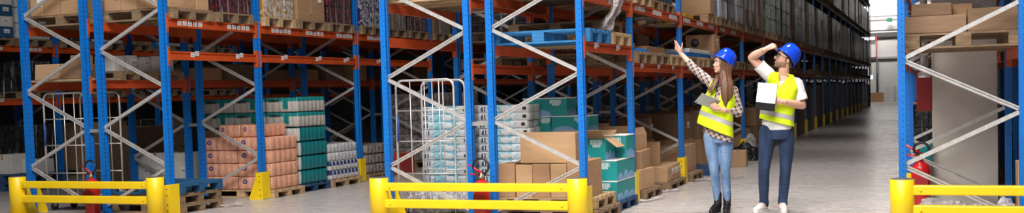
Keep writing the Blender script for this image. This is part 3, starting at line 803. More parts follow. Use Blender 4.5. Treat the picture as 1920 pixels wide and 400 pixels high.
teal_carton('dark-fronted teal carton on top of the back column, highest of all', -4.445, 12.39, 1.136, .58, .38, .225, dark=False)

# first shelf of the right rack: blue pallet, wooden pallet, hanging film
pallet('blue', 'bright blue pallet on the first shelf of the middle rack end', (rx(XB2), slot_y(0, 0), 1.97))
pallet('wood', 'wooden pallet next to the blue pallet on the first shelf', (rx(XB2), slot_y(0, 1) - .02, 1.97))
pallet('old', 'second wooden pallet stacked on the pallet next to the blue one', (rx(XB2) - .12, slot_y(0, 1), 2.114))
def hanging_film():
    bm = bmesh.new(); rows = []
    for i in range(34):
        t = i / 33; row = []
        for j in range(15):
            u = j / 14 - .5
            wd = .24 * (1 - .45 * math.sin(t * PI) ** 2) + .07 * t
            x = .13 - .24 * max(0, t - .5) + .05 * math.sin(t * 7 + u * 9) + .035 * noise.noise(V((u * 9, t * 6, 1)))
            y = u * wd - .28 * t ** 2.2 + .045 * noise.noise(V((u * 7, t * 8, 5)))
            z = -.78 * t + .05 * abs(u) * t
            if t > .9: x += (t - .9) * .4
            row.append(bm.verts.new((x, y, z)))
        rows.append(row)
    for a, b in zip(rows, rows[1:]):
        for j in range(14):
            f = bm.faces.new((a[j], a[j+1], b[j+1], b[j])); f.smooth = True
    bmesh.ops.solidify(bm, geom=bm.faces[:], thickness=.006)
    mb = MB(); mb.bm.free(); mb.bm = bm
    return mb
tag(hanging_film().build('plastic_film', 'film_milky', None, (-3.50, 11.96, 2.90)), 'torn whitish stretch film hanging from the upper shelf down to the blue pallet', 'plastic film')
# upper shelf of the front bays
for (X, nm) in ((XB1, 'left'), (XB2, 'right')):
    for s in (0, 1):
        pallet('wood' if s == 0 else 'old', f'empty wooden pallet on the highest visible shelf, {NTH[s]} in the {nm} middle rack', (rx(X), slot_y(0, s), HI))
        carton(f'large brown carton above the frame on the {NTH[s]} pallet of the {nm} middle rack', rx(X), slot_y(0, s), HI + .145, 1.0, .7, .5, 'card_dark') if nm == 'right' else None
for s, kd in enumerate(('dark', 'sack')):
    wrapped(kd, f'dim film-wrapped goods on the second shelf of the left middle rack, {NTH[s]}', (rx(XB1) - .1, slot_y(1, s), 2.12), .38)
# ------------------------------------------------------------------ goods along the main aisle, floor level
def paper_scrap(label, loc, L, seed, mat='film_milky', rot=0.):
    bm = bmesh.new(); rows = []
    for i in range(16):
        t = i / 15; row = []
        for j in range(6):
            u = j / 5 - .5
            row.append(bm.verts.new((L * (t - .5) + .04 * noise.noise(V((t * 5, u * 4, seed))), u * (.10 + .05 * math.sin(t * 6 + seed)) + .05 * math.sin(t * 7 + seed), .012 + .05 * abs(noise.noise(V((t * 4, u * 3, seed + 9)))))))
        rows.append(row)
    for a, b in zip(rows, rows[1:]):
        for j in range(5): f = bm.faces.new((a[j], a[j+1], b[j+1], b[j])); f.smooth = True
    bmesh.ops.solidify(bm, geom=bm.faces[:], thickness=.004)
    mb = MB(); mb.bm.free(); mb.bm = bm
    return tag(mb.build('film_scrap', mat, None, loc, rot), label, 'plastic film')
xr = -3.44
pallet('old', 'wooden pallet under the torn brown cartons, just past the teal stack', (-4.0, 13.50, 0), size=(1.2, .86, .128))
carton('torn brown carton at the front bottom right of the slumped stack', -3.72, 13.36, .13, .54, .58, .27, 'card_pale', rotz=-.06, tape=False)
carton('bulging brown carton in the middle of the slumped stack', -3.76, 13.40, .40, .56, .60, .24, 'card', rotz=.05)
carton('tall brown carton with a loose top edge on the slumped stack', -3.80, 13.42, .64, .50, .56, .20, 'card_pale', rotz=-.04, flap=[('f', 60, .14), ('r', 115, .10)])
carton('dark brown carton behind the slumped stack, lower', -4.32, 13.5, .13, .5, .7, .5, 'card_dark'); carton('brown carton behind the slumped stack, upper', -4.32, 13.5, .63, .46, .62, .36, 'card')
paper_scrap('white film strip trailing on the floor by the torn cartons', (-3.34, 13.05, 0), .55, 2, rot=1.2)
# second half of that bay: four small cartons on a low pallet
pallet('old', 'wooden pallet under the row of four small cartons left of the woman', (-4.0, 14.93, 0), size=(1.2, 1.0, .11))
for i in range(4):
    carton(f'small labelled brown carton on a pallet left of the woman, {NTH[i]} of the row', -3.62, 14.58 + i * .25, .11, .32 - i * .015, .235, .215 + .004 * i, 'card_pale', lab=['side'], rotz=.03 * (i % 2))
carton('brown carton leaning against the four small cartons', -3.95, 14.62, .11, .28, .30, .30, 'card', rotz=.2)
carton('brown carton standing behind the four small cartons, with a flap on top', -3.86, 15.02, .33, .34, .42, .27, 'card', rotz=.25, flap=[('f', 150, .12), ('b', 165, .12)])
carton('low brown carton behind the row of small cartons', -4.34, 15.07, .11, .36, .7, .22, 'card')
paper_scrap('white film strip on the floor beside the pallet of small cartons', (-3.36, 14.25, 0), .3, 4, rot=1.0)
paper_scrap('white film trailing on the floor left of the woman\'s knees', (-3.05, 16.1, 0), .9, 6, rot=.7)
pallet('old', 'wooden pallet just past the guard left of the woman', (-3.98, 16.2, 0), size=(1.2, .8, .128)); 
carton('tall brown carton just past the guard left of the woman, front one', -3.72, 16.06, .128, .46, .34, .42, 'card_pale')
carton('tall brown carton just past the guard left of the woman, rear one', -3.72, 16.42, .128, .46, .34, .43, 'card')
pallet('navy', 'dark blue pallet with film scraps behind the woman\'s knees', (-3.92, 17.3, 0), size=(1.2, .8, .128))
# big shaded cartons deep in the bay
big = [(-4.35, 13.95, .75, .50, 1.02, .99), (-4.05, 15.75, .30, .5, .1, .6), (-4.15, 16.99, .9, .75, .145, .46), (-4.1, 16.99, .8, .7, .606, .42), (-4.30, 15.69, .7, .2, .0, .66), (-4.32, 15.69, .66, .19, .66, .33), (-4.05, 18.1, .8, .7, .0, .55), (-4.05, 18.1, .76, .66, .55, .5), (-4.1, 19.6, .8, .8, .0, .7), (-4.1, 19.6, .7, .74, .7, .4)]
txt = ['', '', 'large dark carton low behind the woman, between two pallets', 'large dark carton on another behind the woman', 'big shaded carton behind the small cartons, lower', 'big shaded carton behind the small cartons, upper with label', 'deep shaded carton behind the woman\'s vest, lower', 'deep shaded carton behind the woman\'s vest, upper', 'shaded carton between the woman and man, lower', 'shaded carton between the woman and man, upper']
for i, (x, y, w, d, z, h) in enumerate(big):
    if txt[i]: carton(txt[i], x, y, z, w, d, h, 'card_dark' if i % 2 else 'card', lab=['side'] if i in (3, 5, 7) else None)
carton('small plain carton standing on the floor between the woman and the man', -3.22, 18.95, 0, .30, .42, .29, 'card_pale', rotz=.1)
crumple('film_heap', 'dark film heap on the floor just behind the box between the two people', (-3.35, 20.6, 0), (.25, .3, .3), 8, 'black')
crumple('film_heap', 'white crumpled film by the guard between the two people', (-3.36, 21.2, .12), (.12, .2, .35), 12, 'film_milky')
for k in range(4, 21):
    for s in range(3):
        y = slot_y(k, s)
        if k >= 7:
            carton('tall dark filler box added to blacken the floor far down the main aisle', rx(XB2), y, 0, 1.05, .82, RND.uniform(1.3, 1.55), RND.choice(('card_dark', 'black', 'black')), group='dark filler boxes far down the main aisle', tape=False, name='dark_filler_box', cat='stack')  # added dark boxes closing off the view so the far bays stay black
            continue
        if RND.random() < .25: continue
        pallet('old', 'wooden pallet on the floor further down the main aisle', (rx(XB2), y, 0), group='floor pallets down the main aisle')
        for j in range(RND.choice((1, 2))):
            carton('brown carton on a floor pallet further down the main aisle', rx(XB2) + RND.uniform(-.02, .1), y, .145 + j * .42, .95 - j * .1, .7, .41, RND.choice(('card', 'card_dark', 'card_pale')), group='cartons down the main aisle', tape=False)

# main aisle, first shelf: a row of bare pallets with flat things on top
for k in (1, 2, 3):
    for s in range(3):
        pallet('wood' if (k + s) % 3 == 0 else 'old', f'bare wooden pallet on the first shelf, {NTH[(k-1)*3+s]} past the bright blue pallet', (rx(XB2) + .01 * s, slot_y(k, s), LO), size=(1.2, .86, .15))
sz = LO + .151
carton('flat brown carton on the bare pallets above the slumped cartons', -3.75, 14.35, sz, .4, 1.0, .10, 'card')
carton('flat blue tray lying on the bare pallets before the flat brown carton', -3.62, 13.4, sz, .3, .5, .045, 'blue_plain', tape=False, name='flat_tray', cat='tray')
carton('small brown carton with a loose lid at the start of the bare pallets', -3.7, 13.1, sz + .047, .3, .3, .07, 'card_pale')
carton('blue tray under the white sheet on the first shelf, behind the pointing hand', -3.68, 16.75, sz, .5, 1.9, .06, 'blue_plain', tape=False, name='flat_tray', cat='tray')
carton('white flat carton lying on the blue tray behind the pointing hand', -3.66, 16.8, sz + .062, .45, 1.6, .065, 'white_card', tape=False)
rm = carton('brown carton with a dark round mark on the first shelf left of the woman\'s helmet', -3.70, 18.35, sz + .13, .5, .55, .30, 'card_pale', lab=['side'])
carton('brown carton under the one with the round mark, left of the woman\'s helmet', -3.70, 18.35, sz, .5, .62, .13, 'card')
MB().lathe([(0, 0), (.075, 0), (.075, .002), (0, .002)], seg=20, Mx=Matrix.Translation((-.08, -.2765, .16)) @ Matrix.Rotation(PI/2, 4, 'X')).build('round_mark', 'steel_dark', rm)
for i in range(3): carton(f'brown carton at the back of the first shelf above the slumped cartons, {NTH[i]}', -4.15, 13.3 + i * .9, sz, .45, .7, .22 + .05 * i, 'card_dark')
for k in range(4, 21):
    for s in range(3):
        z = LO
        if RND.random() < .3: continue
        pallet('old', 'bare wooden pallet on the first shelf far down the main aisle', (rx(XB2), slot_y(k, s), z), group='shelf pallets far down the main aisle')
        if RND.random() < .6: carton('carton on a first-shelf pallet far down the main aisle', rx(XB2) + .1, slot_y(k, s), z + .145, .85, .7, RND.uniform(.2, .42), RND.choice(('card', 'card_dark', 'card_dark')), group='first-shelf cartons down the main aisle', tape=False)
# main aisle, second shelf
pallet('wood', 'pale wooden pallet on the second shelf, at the top edge right of the hanging film', (rx(XB2), slot_y(1, 0) - .03, HI))
pallet('old', 'second pallet on the pale one at the top edge right of the hanging film', (rx(XB2), slot_y(1, 0) - .03, HI + .145))
for s in (1, 2): wrapped('dark', f'dark wrapped load on the second shelf, {NTH[s-1]} past the pale pallet', (rx(XB2) - .1, slot_y(1, s), HI), 1.2)
crumple('film_heap', 'clear film heap on the second shelf above the pointing hand', (-4.0, slot_y(2, 0) - .1, HI), (.4, .32, .3), 21)
o = carton('yellow plastic crate on the second shelf above the pointing hand', -3.80, slot_y(2, 1) - .2, HI, .45, .6, .10, 'yellow_plastic', tape=False, name='plastic_crate', cat='crate')
pallet('wood', 'wooden pallet under the three brown cartons on the second shelf', (rx(XB2), slot_y(2, 2), HI))
for i in range(3): carton(f'brown carton on the second shelf left of the grey wrapped loads, {NTH[i]} of three', -3.62 - .03 * i, slot_y(2, 2) - .27 + i * .27, HI + .145, .5, .25, .26, 'card_pale', tape=False)
carton('wide brown carton on the three cartons of the second shelf', -3.9, slot_y(2, 2), HI + .41, .8, .6, .10, 'card')
kinds = {3: ('white', 'dark', 'white'), 4: ('sack', 'sack', 'brown'), 5: ('green', 'green', 'dark'), 6: ('dark', 'dark', 'brown')}
for k in (3, 4, 5, 6):
    for s in range(3):
        wrapped(kinds[k][s], f'{dict(white="grey-white", dark="dark", sack="brown sack", brown="brown carton", green="green and white")[kinds[k][s]]} wrapped load above the people, {NTH[s]} in second-shelf bay {NTH[k]}', (rx(XB2) + .02, slot_y(k, s), HI), 1.45)
for k in range(7, 21):
    for s in range(3):
        kd = RND.choice(('dark', 'dark', 'dark', 'brown', 'sack', 'green'))
        wrapped(kd, f'{dict(white="pale", dark="black", sack="brown sack", brown="brown carton", green="green and white")[kd]} wrapped load on the second shelf far down the main aisle', (rx(XB2), slot_y(k, s), HI), 1.45, group=f'{kd} loads on the far second shelf')
for k in range(5, 21):
    for s in range(3):
        kd = RND.choice(('dark', 'dark', 'brown', 'dark'))
        wrapped(kd, f'{dict(white="pale", dark="black", brown="brown carton")[kd]} wrapped load on the third shelf far down the main aisle', (rx(XB2), slot_y(k, s), L3), 1.45, group=f'{kd} loads on the far third shelf')
for k in range(12, 21):
    for s in range(3):
        kd = RND.choice(('dark', 'brown', 'dark'))
        wrapped(kd, f'{dict(white="pale", dark="black", brown="brown carton")[kd]} wrapped load on the fourth shelf at the far end of the aisle', (rx(XB2), slot_y(k, s), L4), 1.45, group=f'{kd} loads on the far fourth shelf')

# inside the middle racks, seen dimly through the frames
for k, s, kd in ((2, 0, 'dark'), (2, 1, 'sack'), (3, 0, 'dark'), (3, 2, 'brown'), (4, 1, 'dark'), (5, 0, 'sack'), (6, 1, 'dark')):
    wrapped(kd, f'shadowy {dict(dark="dark", sack="brown sack", brown="brown carton")[kd]} load on the floor inside the left middle rack, bay {NTH[k]}', (rx(XB1), slot_y(k, s), 0), .95)
for k in range(1, 6):
    for s in range(3):
        pallet('old', 'dim wooden pallet on the first shelf inside the left middle rack', (rx(XB1), slot_y(k, s), LO), group='pallets inside the left middle rack')
        wrapped(('dark', 'sack', 'brown')[(k + s) % 3], f'dim {("dark", "brown sack", "brown carton")[(k + s) % 3]} load on the second shelf inside the left middle rack', (rx(XB1), slot_y(k, s), HI), .9, group=f'{("dark", "sack", "brown")[(k + s) % 3]} loads inside the left middle rack')

# ------------------------------------------------------------------ shaded left racks: floor bays
def stack(mat, name, desc, x0, x1, y0, y1, z0, lh, n, nx, rr, key, top_first=True, amp=.012, place=''):
    w = (x1 - x0) / nx
    for j in range(n):
        for i in range(nx):
            col = '' if nx == 1 else (', left' if i == 0 else ', right' if i == nx - 1 else ', middle')
            pack(key, name, f'{desc}, {ORD[n - 1 - j] if j else "lowest"} layer{col}', (x0 + w * (i + .5) + RND.uniform(-.008, .008), (y0 + y1) / 2 + RND.uniform(-.012, .012), z0 + j * lh), (round(w - .012, 3), round(y1 - y0 - .01, 3), round(lh - .004, 3), *rr, amp), mat)
pallet('wood', 'wooden pallet under the peach packets', (-9.50, 13.22, 0), size=(1.2, .8, .12))
pallet('old', 'wooden pallet carrying the left end of the peach packets', (-10.27, 13.22, 0), size=(.3, .8, .12))
stack('p_peach', 'peach_pack', 'peach wrapped packet of the low stack', -10.18, -8.95, 12.84, 13.54, .12, .195, 4, 2, (5, 5), 'peach')
stack('p_peach', 'peach_pack', 'peach wrapped packet on top of the stack', -9.92, -9.12, 12.88, 13.50, .90, .19, 1, 2, (3, 5), 'peachtop')
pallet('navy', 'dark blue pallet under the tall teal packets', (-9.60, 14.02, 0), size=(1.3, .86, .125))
stack('p_teal', 'teal_pack', 'teal wrapped packet of the tall stack', -10.28, -8.97, 13.60, 14.40, .125, .222, 4, 2, (5, 7), 'teal')
stack('p_tealw', 'teal_white_pack', 'white and teal wrapped packet on the tall stack', -10.75, -8.97, 13.60, 14.40, 1.015, .232, 2, 3, (5, 7), 'tealw')
for i in range(2): carton(f'dark carton hidden under the left white and teal packets, {("lower","upper")[i]}', -10.52, 14.0, .0 + i * .5, .42, .74, .498, 'card_dark')
pallet('wood', 'wooden pallet under the white and navy roll packets', (-9.52, 14.92, 0), size=(1.2, .95, .12))
stack('p_rolls', 'roll_pack', 'white and navy roll packet of the low stack', -10.12, -8.96, 14.46, 15.38, .12, .15, 2, 2, (5, 8), 'rolls')
stack('p_white', 'roll_pack', 'white roll packet on the white and navy stack', -10.10, -8.98, 14.46, 15.36, .42, .14, 2, 2, (5, 8), 'rollsw')
pallet('old', 'old wooden pallet past the guard in the shaded aisle', (-9.52, 16.1, 0), size=(1.2, .9, .12))
stack('p_grey', 'grey_pack', 'grey wrapped packet past the white and navy rolls', -10.08, -8.98, 15.65, 16.5, .12, .17, 3, 2, (5, 7), 'grey')
carton('bright red carton on the floor beyond the grey packets', -9.35, 17.2, 0, .7, .6, .40, 'pink_red')
for i, y in enumerate((18.9, 20.2)):
    pallet('old', f'wooden pallet under a tall grey pack stack seen left of the roll cage, {NTH[i]}', (-9.55, y, 0))
    stack('p_grey', 'grey_pack', f'tall grey roll packet seen through the wire cage, {NTH[i]} stack', -10.1, -9.0, y - .38, y + .38, .145, .27, 5, 1, (7, 5), 'greytall')
for k in range(4, 8):
    wrapped(('dark', 'sack')[k % 2], f'shadowy load on the floor of the shaded left rack, {NTH[k]} bay', (rx(XA2), slot_y(k, 1), 0), 1.0)
# stacked empty pallets at the rack end
for j, kd in enumerate(('old', 'old')): pallet(kd, f'bare wooden pallet under the empty blue pallet, {("bottom","upper")[j]} one', (-9.56 - .02 * j, 11.28, .128 * j), size=(1.2, .84, .128))
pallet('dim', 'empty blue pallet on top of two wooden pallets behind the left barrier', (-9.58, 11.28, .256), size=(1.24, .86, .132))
paper_scrap('torn white film on the floor by the stacked empty pallets', (-8.86, 11.75, 0), .32, 9, rot=.9)
crumple('plastic_film', 'crumpled grey film behind the left barrier, left of the extinguisher', (-10.62, 11.35, 0), (.32, .2, .28), 15)
for i in range(4): carton(f'white carton in the shade behind the empty pallets, {("leftmost","second from left","third from left","rightmost")[i]}', -11.27 + i * .235, 13.0, .15, .225, .4, .52 + .01 * (i % 2), 'white_card', lab=['front'])
pallet('old', 'wooden pallet under the white cartons in the shade', (-10.92, 13.05, 0), size=(1.0, .8, .144))
# dim floor goods at the far left
carton('white carton lying on the floor at the left edge of the photo', -14.95, 13.75, .29, .42, .5, .34, 'white_card', lab=['side'])
carton('smaller white carton next to the one at the left edge', -14.55, 13.9, .29, .34, .4, .24, 'white_card')
for j in range(2): pallet('navy', f'dark blue pallet under the white cartons at the left edge, {("lower","upper")[j]}', (-14.9, 13.8, .144 * j))
for k, s, kd in ((1, 0, 'brown'), (1, 2, 'dark'), (2, 1, 'brown'), (2, 2, 'dark'), (3, 0, 'sack'), (3, 2, 'dark'), (4, 1, 'brown')):
    wrapped(kd, f'shadowy {dict(dark="dark", sack="brown sack", brown="brown carton")[kd]} load on the floor at the far left, {NTH[k]} bay', (rx(XZ2), slot_y(k, s), 0), 1.1)
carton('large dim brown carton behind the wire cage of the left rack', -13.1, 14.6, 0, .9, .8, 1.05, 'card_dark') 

# ------------------------------------------------------------------ shaded left racks: shelves
# front end of the left-hand rack
px = rx(XA1)
carton('brown printed carton on the lower shelf, left end of the left rack', -11.10, 11.02, LO + .03, .42, .38, .215, 'card_pale')
carton('brown carton with shade in its colour, beside the printed one on the lower shelf', -10.69, 11.02, LO + .03, .38, .36, .20, 'card_dark')  # shade on this carton is put into its dark cardboard colour
carton('small pale carton on the shade-coloured carton of the lower shelf', -10.69, 11.05, LO + .232, .21, .2, .12, 'card_pale')
tag(MB().box((-.6, -.24, 0), (.6, .24, .028)).build('shelf_board', 'plywood', None, (px, 11.04, LO)), 'thin wooden shelf board under the printed carton on the left rack', 'board')
for i in range(2): pallet('old', f'old pallet under the whitish cartons on the lower shelf, {NTH[i]} one', (px, 11.62 + .66 * i, LO), size=(1.2, .64, .125))
for i in range(5): carton(f'whitish carton on the lower shelf of the left rack, {NTH[i]} of five along the shelf', -10.56, 11.43 + i * .25, LO + .126, .34, .215, .215 + .015 * (i % 2), 'white_card', tape=False, lab=['side'] if i in (1, 2) else None)
pallet('old', 'wooden pallet on the upper shelf at the end of the left rack', (px, slot_y(0, 0), HI)); pallet('old', 'second pallet on the upper shelf of the left rack, further back', (px, slot_y(0, 1), HI))
carton('pale carton with a white label on the upper shelf, left end', -11.24, 11.0, HI + .145, .22, .3, .30, 'card_pale', lab=['front'])
carton('brown carton next to the labelled one on the upper shelf of the left rack', -10.98, 11.0, HI + .145, .28, .3, .27, 'card')
carton('wide brown carton at the right of the upper shelf of the left rack', -10.62, 11.03, HI + .145, .42, .36, .19, 'card_pale')
carton('brown carton behind the upper shelf front row of the left rack', -10.9, 11.75, HI + .145, .8, .7, .5, 'card')
for k in range(1, 6):
    for s in range(3):
        if (k * 3 + s) % 4 == 1: continue
        kd = ('brown', 'dark', 'sack')[(k + s) % 3]
        wrapped(kd, f'dim {dict(dark="dark", sack="brown sack", brown="brown carton")[kd]} load on the upper shelf inside the left rack', (px, slot_y(k, s), HI), .9, group=f'{kd} loads on the upper shelf of the left rack')
        if k < 4: carton('dim carton on the lower shelf deep inside the left rack', px + .2, slot_y(k, s), LO, .7, .6, .2 + .06 * s, ('card', 'card_dark', 'card_pale')[s], group='cartons deep inside the left rack', tape=False)
# second rack, upper shelf towards the shaded aisle
qx = rx(XA2)
pallet('old', 'wooden pallet under the labelled cartons on the upper shelf', (qx, slot_y(0, 0), HI))
for i in range(4):
    for j in range(3):
        ls = (['front'] if j == 0 else []) + (['side'] if i == 3 else [])
        carton(f'labelled brown carton on the upper shelf, {("leftmost","second","third","rightmost")[i]} of the {("front","middle","back")[j]} row, second rack', qx - .40 + i * .268, slot_y(0, 0) - .26 + j * .265, HI + .145, .262, .258, .34, 'card_pale' if (i + j) % 2 else 'card', lab=ls, tape=False)
wrapped('red', 'dark red wrapped bottles on the upper shelf, right of the labelled cartons', (qx, slot_y(0, 1), HI), 1.2)
for s, kd in enumerate(('tan', 'big', 'red')):
    wrapped(kd, ('white and tan packets in film on the upper shelf of the shaded aisle', 'one big plain brown carton on a pallet on the upper shelf of the shaded aisle', 'dark red bottles in film on the upper shelf, beyond the big carton')[s], (qx, slot_y(1, s), HI), 1.2)
for s, kd in enumerate(('purple', 'sack', 'red')):
    wrapped(kd, ('purple and white packets in film on the upper shelf, left of the middle rack', 'brown sacks in film on the upper shelf seen through the middle rack', 'dark red load in film on the upper shelf seen through the middle rack')[s], (qx, slot_y(2, s), HI), 1.2)
for k in range(3, 8):
    for s in range(3):
        kd = ('sack', 'dark', 'brown')[(k * 2 + s) % 3]
        wrapped(kd, f'dim {dict(dark="dark", sack="brown sack", brown="brown carton")[kd]} load on the upper shelf far along the shaded aisle', (qx, slot_y(k, s), HI), 1.2, group=f'{kd} loads far along the shaded aisle')
# far-left rack shelves
zx = rx(XZ2)
for k in range(0, 4):
    for s in range(2 if k == 0 else 3):
        if (k, s) == (1, 1): continue
        kd = ('white', 'brown', 'dark')[(k + s) % 3]
        wrapped(kd, f'dim {dict(dark="dark", white="grey-white", brown="brown carton")[kd]} load on the upper shelf of the far-left rack', (zx, slot_y(k, s), 2.58), 1.0, group=f'{kd} loads of the far-left rack')
        if (k + s) % 2: wrapped('dark', 'dark low load on the lower shelf of the far-left rack', (zx, slot_y(k, s), 1.60), .7, group='low loads of the far-left rack')
# blue-and-white cartons high at the left edge
pallet('old', 'wooden pallet under the blue and white cartons high at the left edge', (zx, slot_y(1, 1), 2.58))
for i in range(2):
    for j in range(4): carton(f'{("white","blue")[(i + j) % 2]} carton high at the left edge of the photo, {("lowest","second","third","topmost")[j]} of the {("nearer","farther")[i]} column', zx + .02, slot_y(1, 1) - .2 + i * .4, 2.725 + j * .2, 1.1, .385, .198, ('white_card', 'blue_wood_deep')[(i + j) % 2], lab=['side'], tape=False)

# ------------------------------------------------------------------ right rack
cx = rx(XC1)
pallet('old', 'wooden pallet under the long flat cartons in the right rack', (cx + .03, 11.32, 1.74), size=(1.06, .8, .15))
for s in (0, 1): wrapped('brown', f'unseen brown carton load added to shade the right rack, {NTH[s]}', (cx, slot_y(0, s), HI), .9)  # unseen loads added to block light from the cartons below
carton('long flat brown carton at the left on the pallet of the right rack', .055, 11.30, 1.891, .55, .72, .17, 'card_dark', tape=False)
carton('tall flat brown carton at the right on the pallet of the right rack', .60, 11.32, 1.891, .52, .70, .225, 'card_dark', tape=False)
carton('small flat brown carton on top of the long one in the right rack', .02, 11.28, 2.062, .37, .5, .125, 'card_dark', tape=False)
carton('small pale carton behind the small flat one in the right rack', .30, 11.42, 2.062, .19, .4, .115, 'card')
pallet('old', 'second pallet deeper in the right rack', (cx + .03, 12.2, 1.74), size=(1.06, .8, .15))
crumple('plastic_film', 'long crumpled clear film on the floor behind the right barrier, left heap', (.08, 11.05, 0), (.27, .2, .25), 31, 'film_milky')
crumple('plastic_film', 'crumpled clear film on the floor behind the right barrier, middle heap', (.30, 11.1, 0), (.22, .2, .23), 33, 'film_milky')
crumple('plastic_film', 'crumpled clear film behind the right barrier, at the photo\'s right edge', (.68, 11.05, 0), (.14, .18, .24), 35, 'film_milky')
carton('narrow teal carton standing between the red extinguisher and the grey pillar', -.055, 12.93, 0, .13, .12, .72, 'teal', tape=False)
carton('tall carton standing at the right edge inside the right rack', .85, 11.3, 0, .14, .3, .62, 'card_pale')
for k, s, kd in ((2, 0, 'dark'), (2, 2, 'brown'), (3, 1, 'dark'), (4, 0, 'white'), (5, 1, 'dark')):
    wrapped(kd, f'shadowy {dict(dark="dark", brown="brown carton", white="pale")[kd]} load on the floor deep inside the right rack, {NTH[k]} bay', (cx, slot_y(k, s), 0), 1.1)
for k in range(1, 6):
    for s in range(3):
        if k == 1 and s < 2: continue
        wrapped('dark' if (k + s) % 2 else 'brown', f'shadowy {"dark" if (k + s) % 2 else "brown carton"} load on the shelf deep inside the right rack', (cx, slot_y(k, s), 1.74), .6, group=f'{"dark" if (k + s) % 2 else "brown"} loads deep inside the right rack')
for k in range(0, 5):
    for s in range(2 if k == 0 else 3):
        wrapped('dark' if (k + s) % 2 else 'sack', f'shadowy {"dark" if (k + s) % 2 else "brown sack"} load in the rack behind the right rack', (1.03 + .558, slot_y(k, s), 0 if s % 2 else LO), .68, group=f'{"dark" if (k + s) % 2 else "sack"} loads behind the right rack')
# far end of the aisle
carton('brown carton on the floor at the far end of the aisle', -3.85, 84.5, 0, 1.1, .9, .72, 'card')
carton('brown carton leaning at the far end beside the other one', -4.74, 83.9, 0, .5, .6, .95, 'card_dark')
for i in range(4):
    for j in range(2): carton(f'white crate at the far end of the aisle, {("lowest","second","third","topmost")[i]} of the {("left","right")[j]} pile', -2.85 + j * .75, 84.8, i * .30, .72, .9, .27, 'white_card', lab=['front'], name='plastic_crate', cat='crate', tape=False)
# ------------------------------------------------------------------ people
def plaid_mat():
    m, nt, N, L, P = new_mat('plaid_shirt')
    v, x, y, z = coords(N, L)
    def band(c, per, wd, off=0): return mth(N, L, 'LESS_THAN', mth(N, L, 'FRACT', mth(N, L, 'DIVIDE', mth(N, L, 'ADD', c, off), per)), wd)
    a = mth(N, L, 'ADD', x, mth(N, L, 'MULTIPLY', z, .45)); b = mth(N, L, 'ADD', mth(N, L, 'SUBTRACT', z, mth(N, L, 'MULTIPLY', x, .45)), mth(N, L, 'MULTIPLY', y, .3))
    s = mth(N, L, 'ADD', band(a, .052, .42), band(b, .052, .42))
    c = mixcol(N, L, mth(N, L, 'MULTIPLY', s, .5), (.60, .50, .46), (.022, .02, .026))
    c = mixcol(N, L, mth(N, L, 'MAXIMUM', band(a, .052, .07, .012), band(b, .052, .07, .012)), c, (.26, .05, .05))
    L.new(c, P.inputs['Base Color']); P.inputs['Roughness'].default_value = .85
    return m
def denim(name, dark, light):
    m, nt, N, L, P = new_mat(name)
    v, x, y, z = coords(N, L)
    n = N.new('ShaderNodeTexNoise'); n.inputs['Scale'].default_value = 7; n.inputs['Detail'].default_value = 4
    mp = N.new('ShaderNodeMapping'); mp.inputs['Scale'].default_value = (1.6, 1.6, .5); L.new(v, mp.inputs[0]); L.new(mp.outputs[0], n.inputs[0])
    n2 = N.new('ShaderNodeTexNoise'); n2.inputs['Scale'].default_value = 90; L.new(v, n2.inputs[0])
    n3 = N.new('ShaderNodeTexNoise'); n3.inputs['Scale'].default_value = 12; n3.inputs['Distortion'].default_value = 1.2
    mp3 = N.new('ShaderNodeMapping'); mp3.inputs['Scale'].default_value = (.7, .7, 2.0); L.new(v, mp3.inputs[0]); L.new(mp3.outputs[0], n3.inputs[0])
    mr = N.new('ShaderNodeMapRange'); mr.inputs[1].default_value = .38; mr.inputs[2].default_value = .68; L.new(n.outputs[0], mr.inputs[0])
    c = mixcol(N, L, mr.outputs[0], dark, light)
    c = mixcol(N, L, mth(N, L, 'MULTIPLY', n2.outputs[0], .25), c, tuple(min(1, k * 1.6) for k in light))
    L.new(c, P.inputs['Base Color']); P.inputs['Roughness'].default_value = .9
    bp = N.new('ShaderNodeBump'); bp.inputs['Strength'].default_value = .45; bp.inputs['Distance'].default_value = .02
    L.new(n3.outputs[0], bp.inputs['Height']); L.new(bp.outputs[0], P.inputs['Normal'])
    return m
def hair_mat(name, a, b):
    m, nt, N, L, P = new_mat(name)
    v, x, y, z = coords(N, L)
    mp = N.new('ShaderNodeMapping'); mp.inputs['Scale'].default_value = (60, 60, 3); L.new(v, mp.inputs[0])
    n = N.new('ShaderNodeTexNoise'); n.inputs['Scale'].default_value = 1; n.inputs['Detail'].default_value = 3; L.new(mp.outputs[0], n.inputs[0])
    L.new(mixcol(N, L, n.outputs[0], a, b), P.inputs['Base Color']); P.inputs['Roughness'].default_value = .42
    bp = N.new('ShaderNodeBump'); bp.inputs['Strength'].default_value = .7; bp.inputs['Distance'].default_value = .01; L.new(n.outputs[0], bp.inputs['Height']); L.new(bp.outputs[0], P.inputs['Normal'])
    return m
def cloth(name, col, bump=.5, rough=.8, sc=9):
    m, nt, N, L, P = new_mat(name)
    v, x, y, z = coords(N, L)
    n = N.new('ShaderNodeTexNoise'); n.inputs['Scale'].default_value = sc; n.inputs['Detail'].default_value = 2; n.inputs['Distortion'].default_value = .8; L.new(v, n.inputs[0])
    P.inputs['Base Color'].default_value = (*col, 1); P.inputs['Roughness'].default_value = rough
    bp = N.new('ShaderNodeBump'); bp.inputs['Strength'].default_value = bump; bp.inputs['Distance'].default_value = .03; L.new(n.outputs[0], bp.inputs['Height']); L.new(bp.outputs[0], P.inputs['Normal'])
    return m
M['plaid'] = plaid_mat()
M['denim_dark'] = denim('dark_denim', (.007, .016, .047), (.020, .044, .105))
M['denim_light'] = denim('light_denim', (.070, .140, .28), (.20, .31, .48))
M['skin'] = paint('skin', (.66, .37, .265), .5, var=.05, scale=12); M['skin_f'] = paint('fair_skin', (.70, .40, .29), .5, var=.05, scale=12)
M['skin'].node_tree.nodes['Principled BSDF'].inputs['Subsurface Weight'].default_value = .0
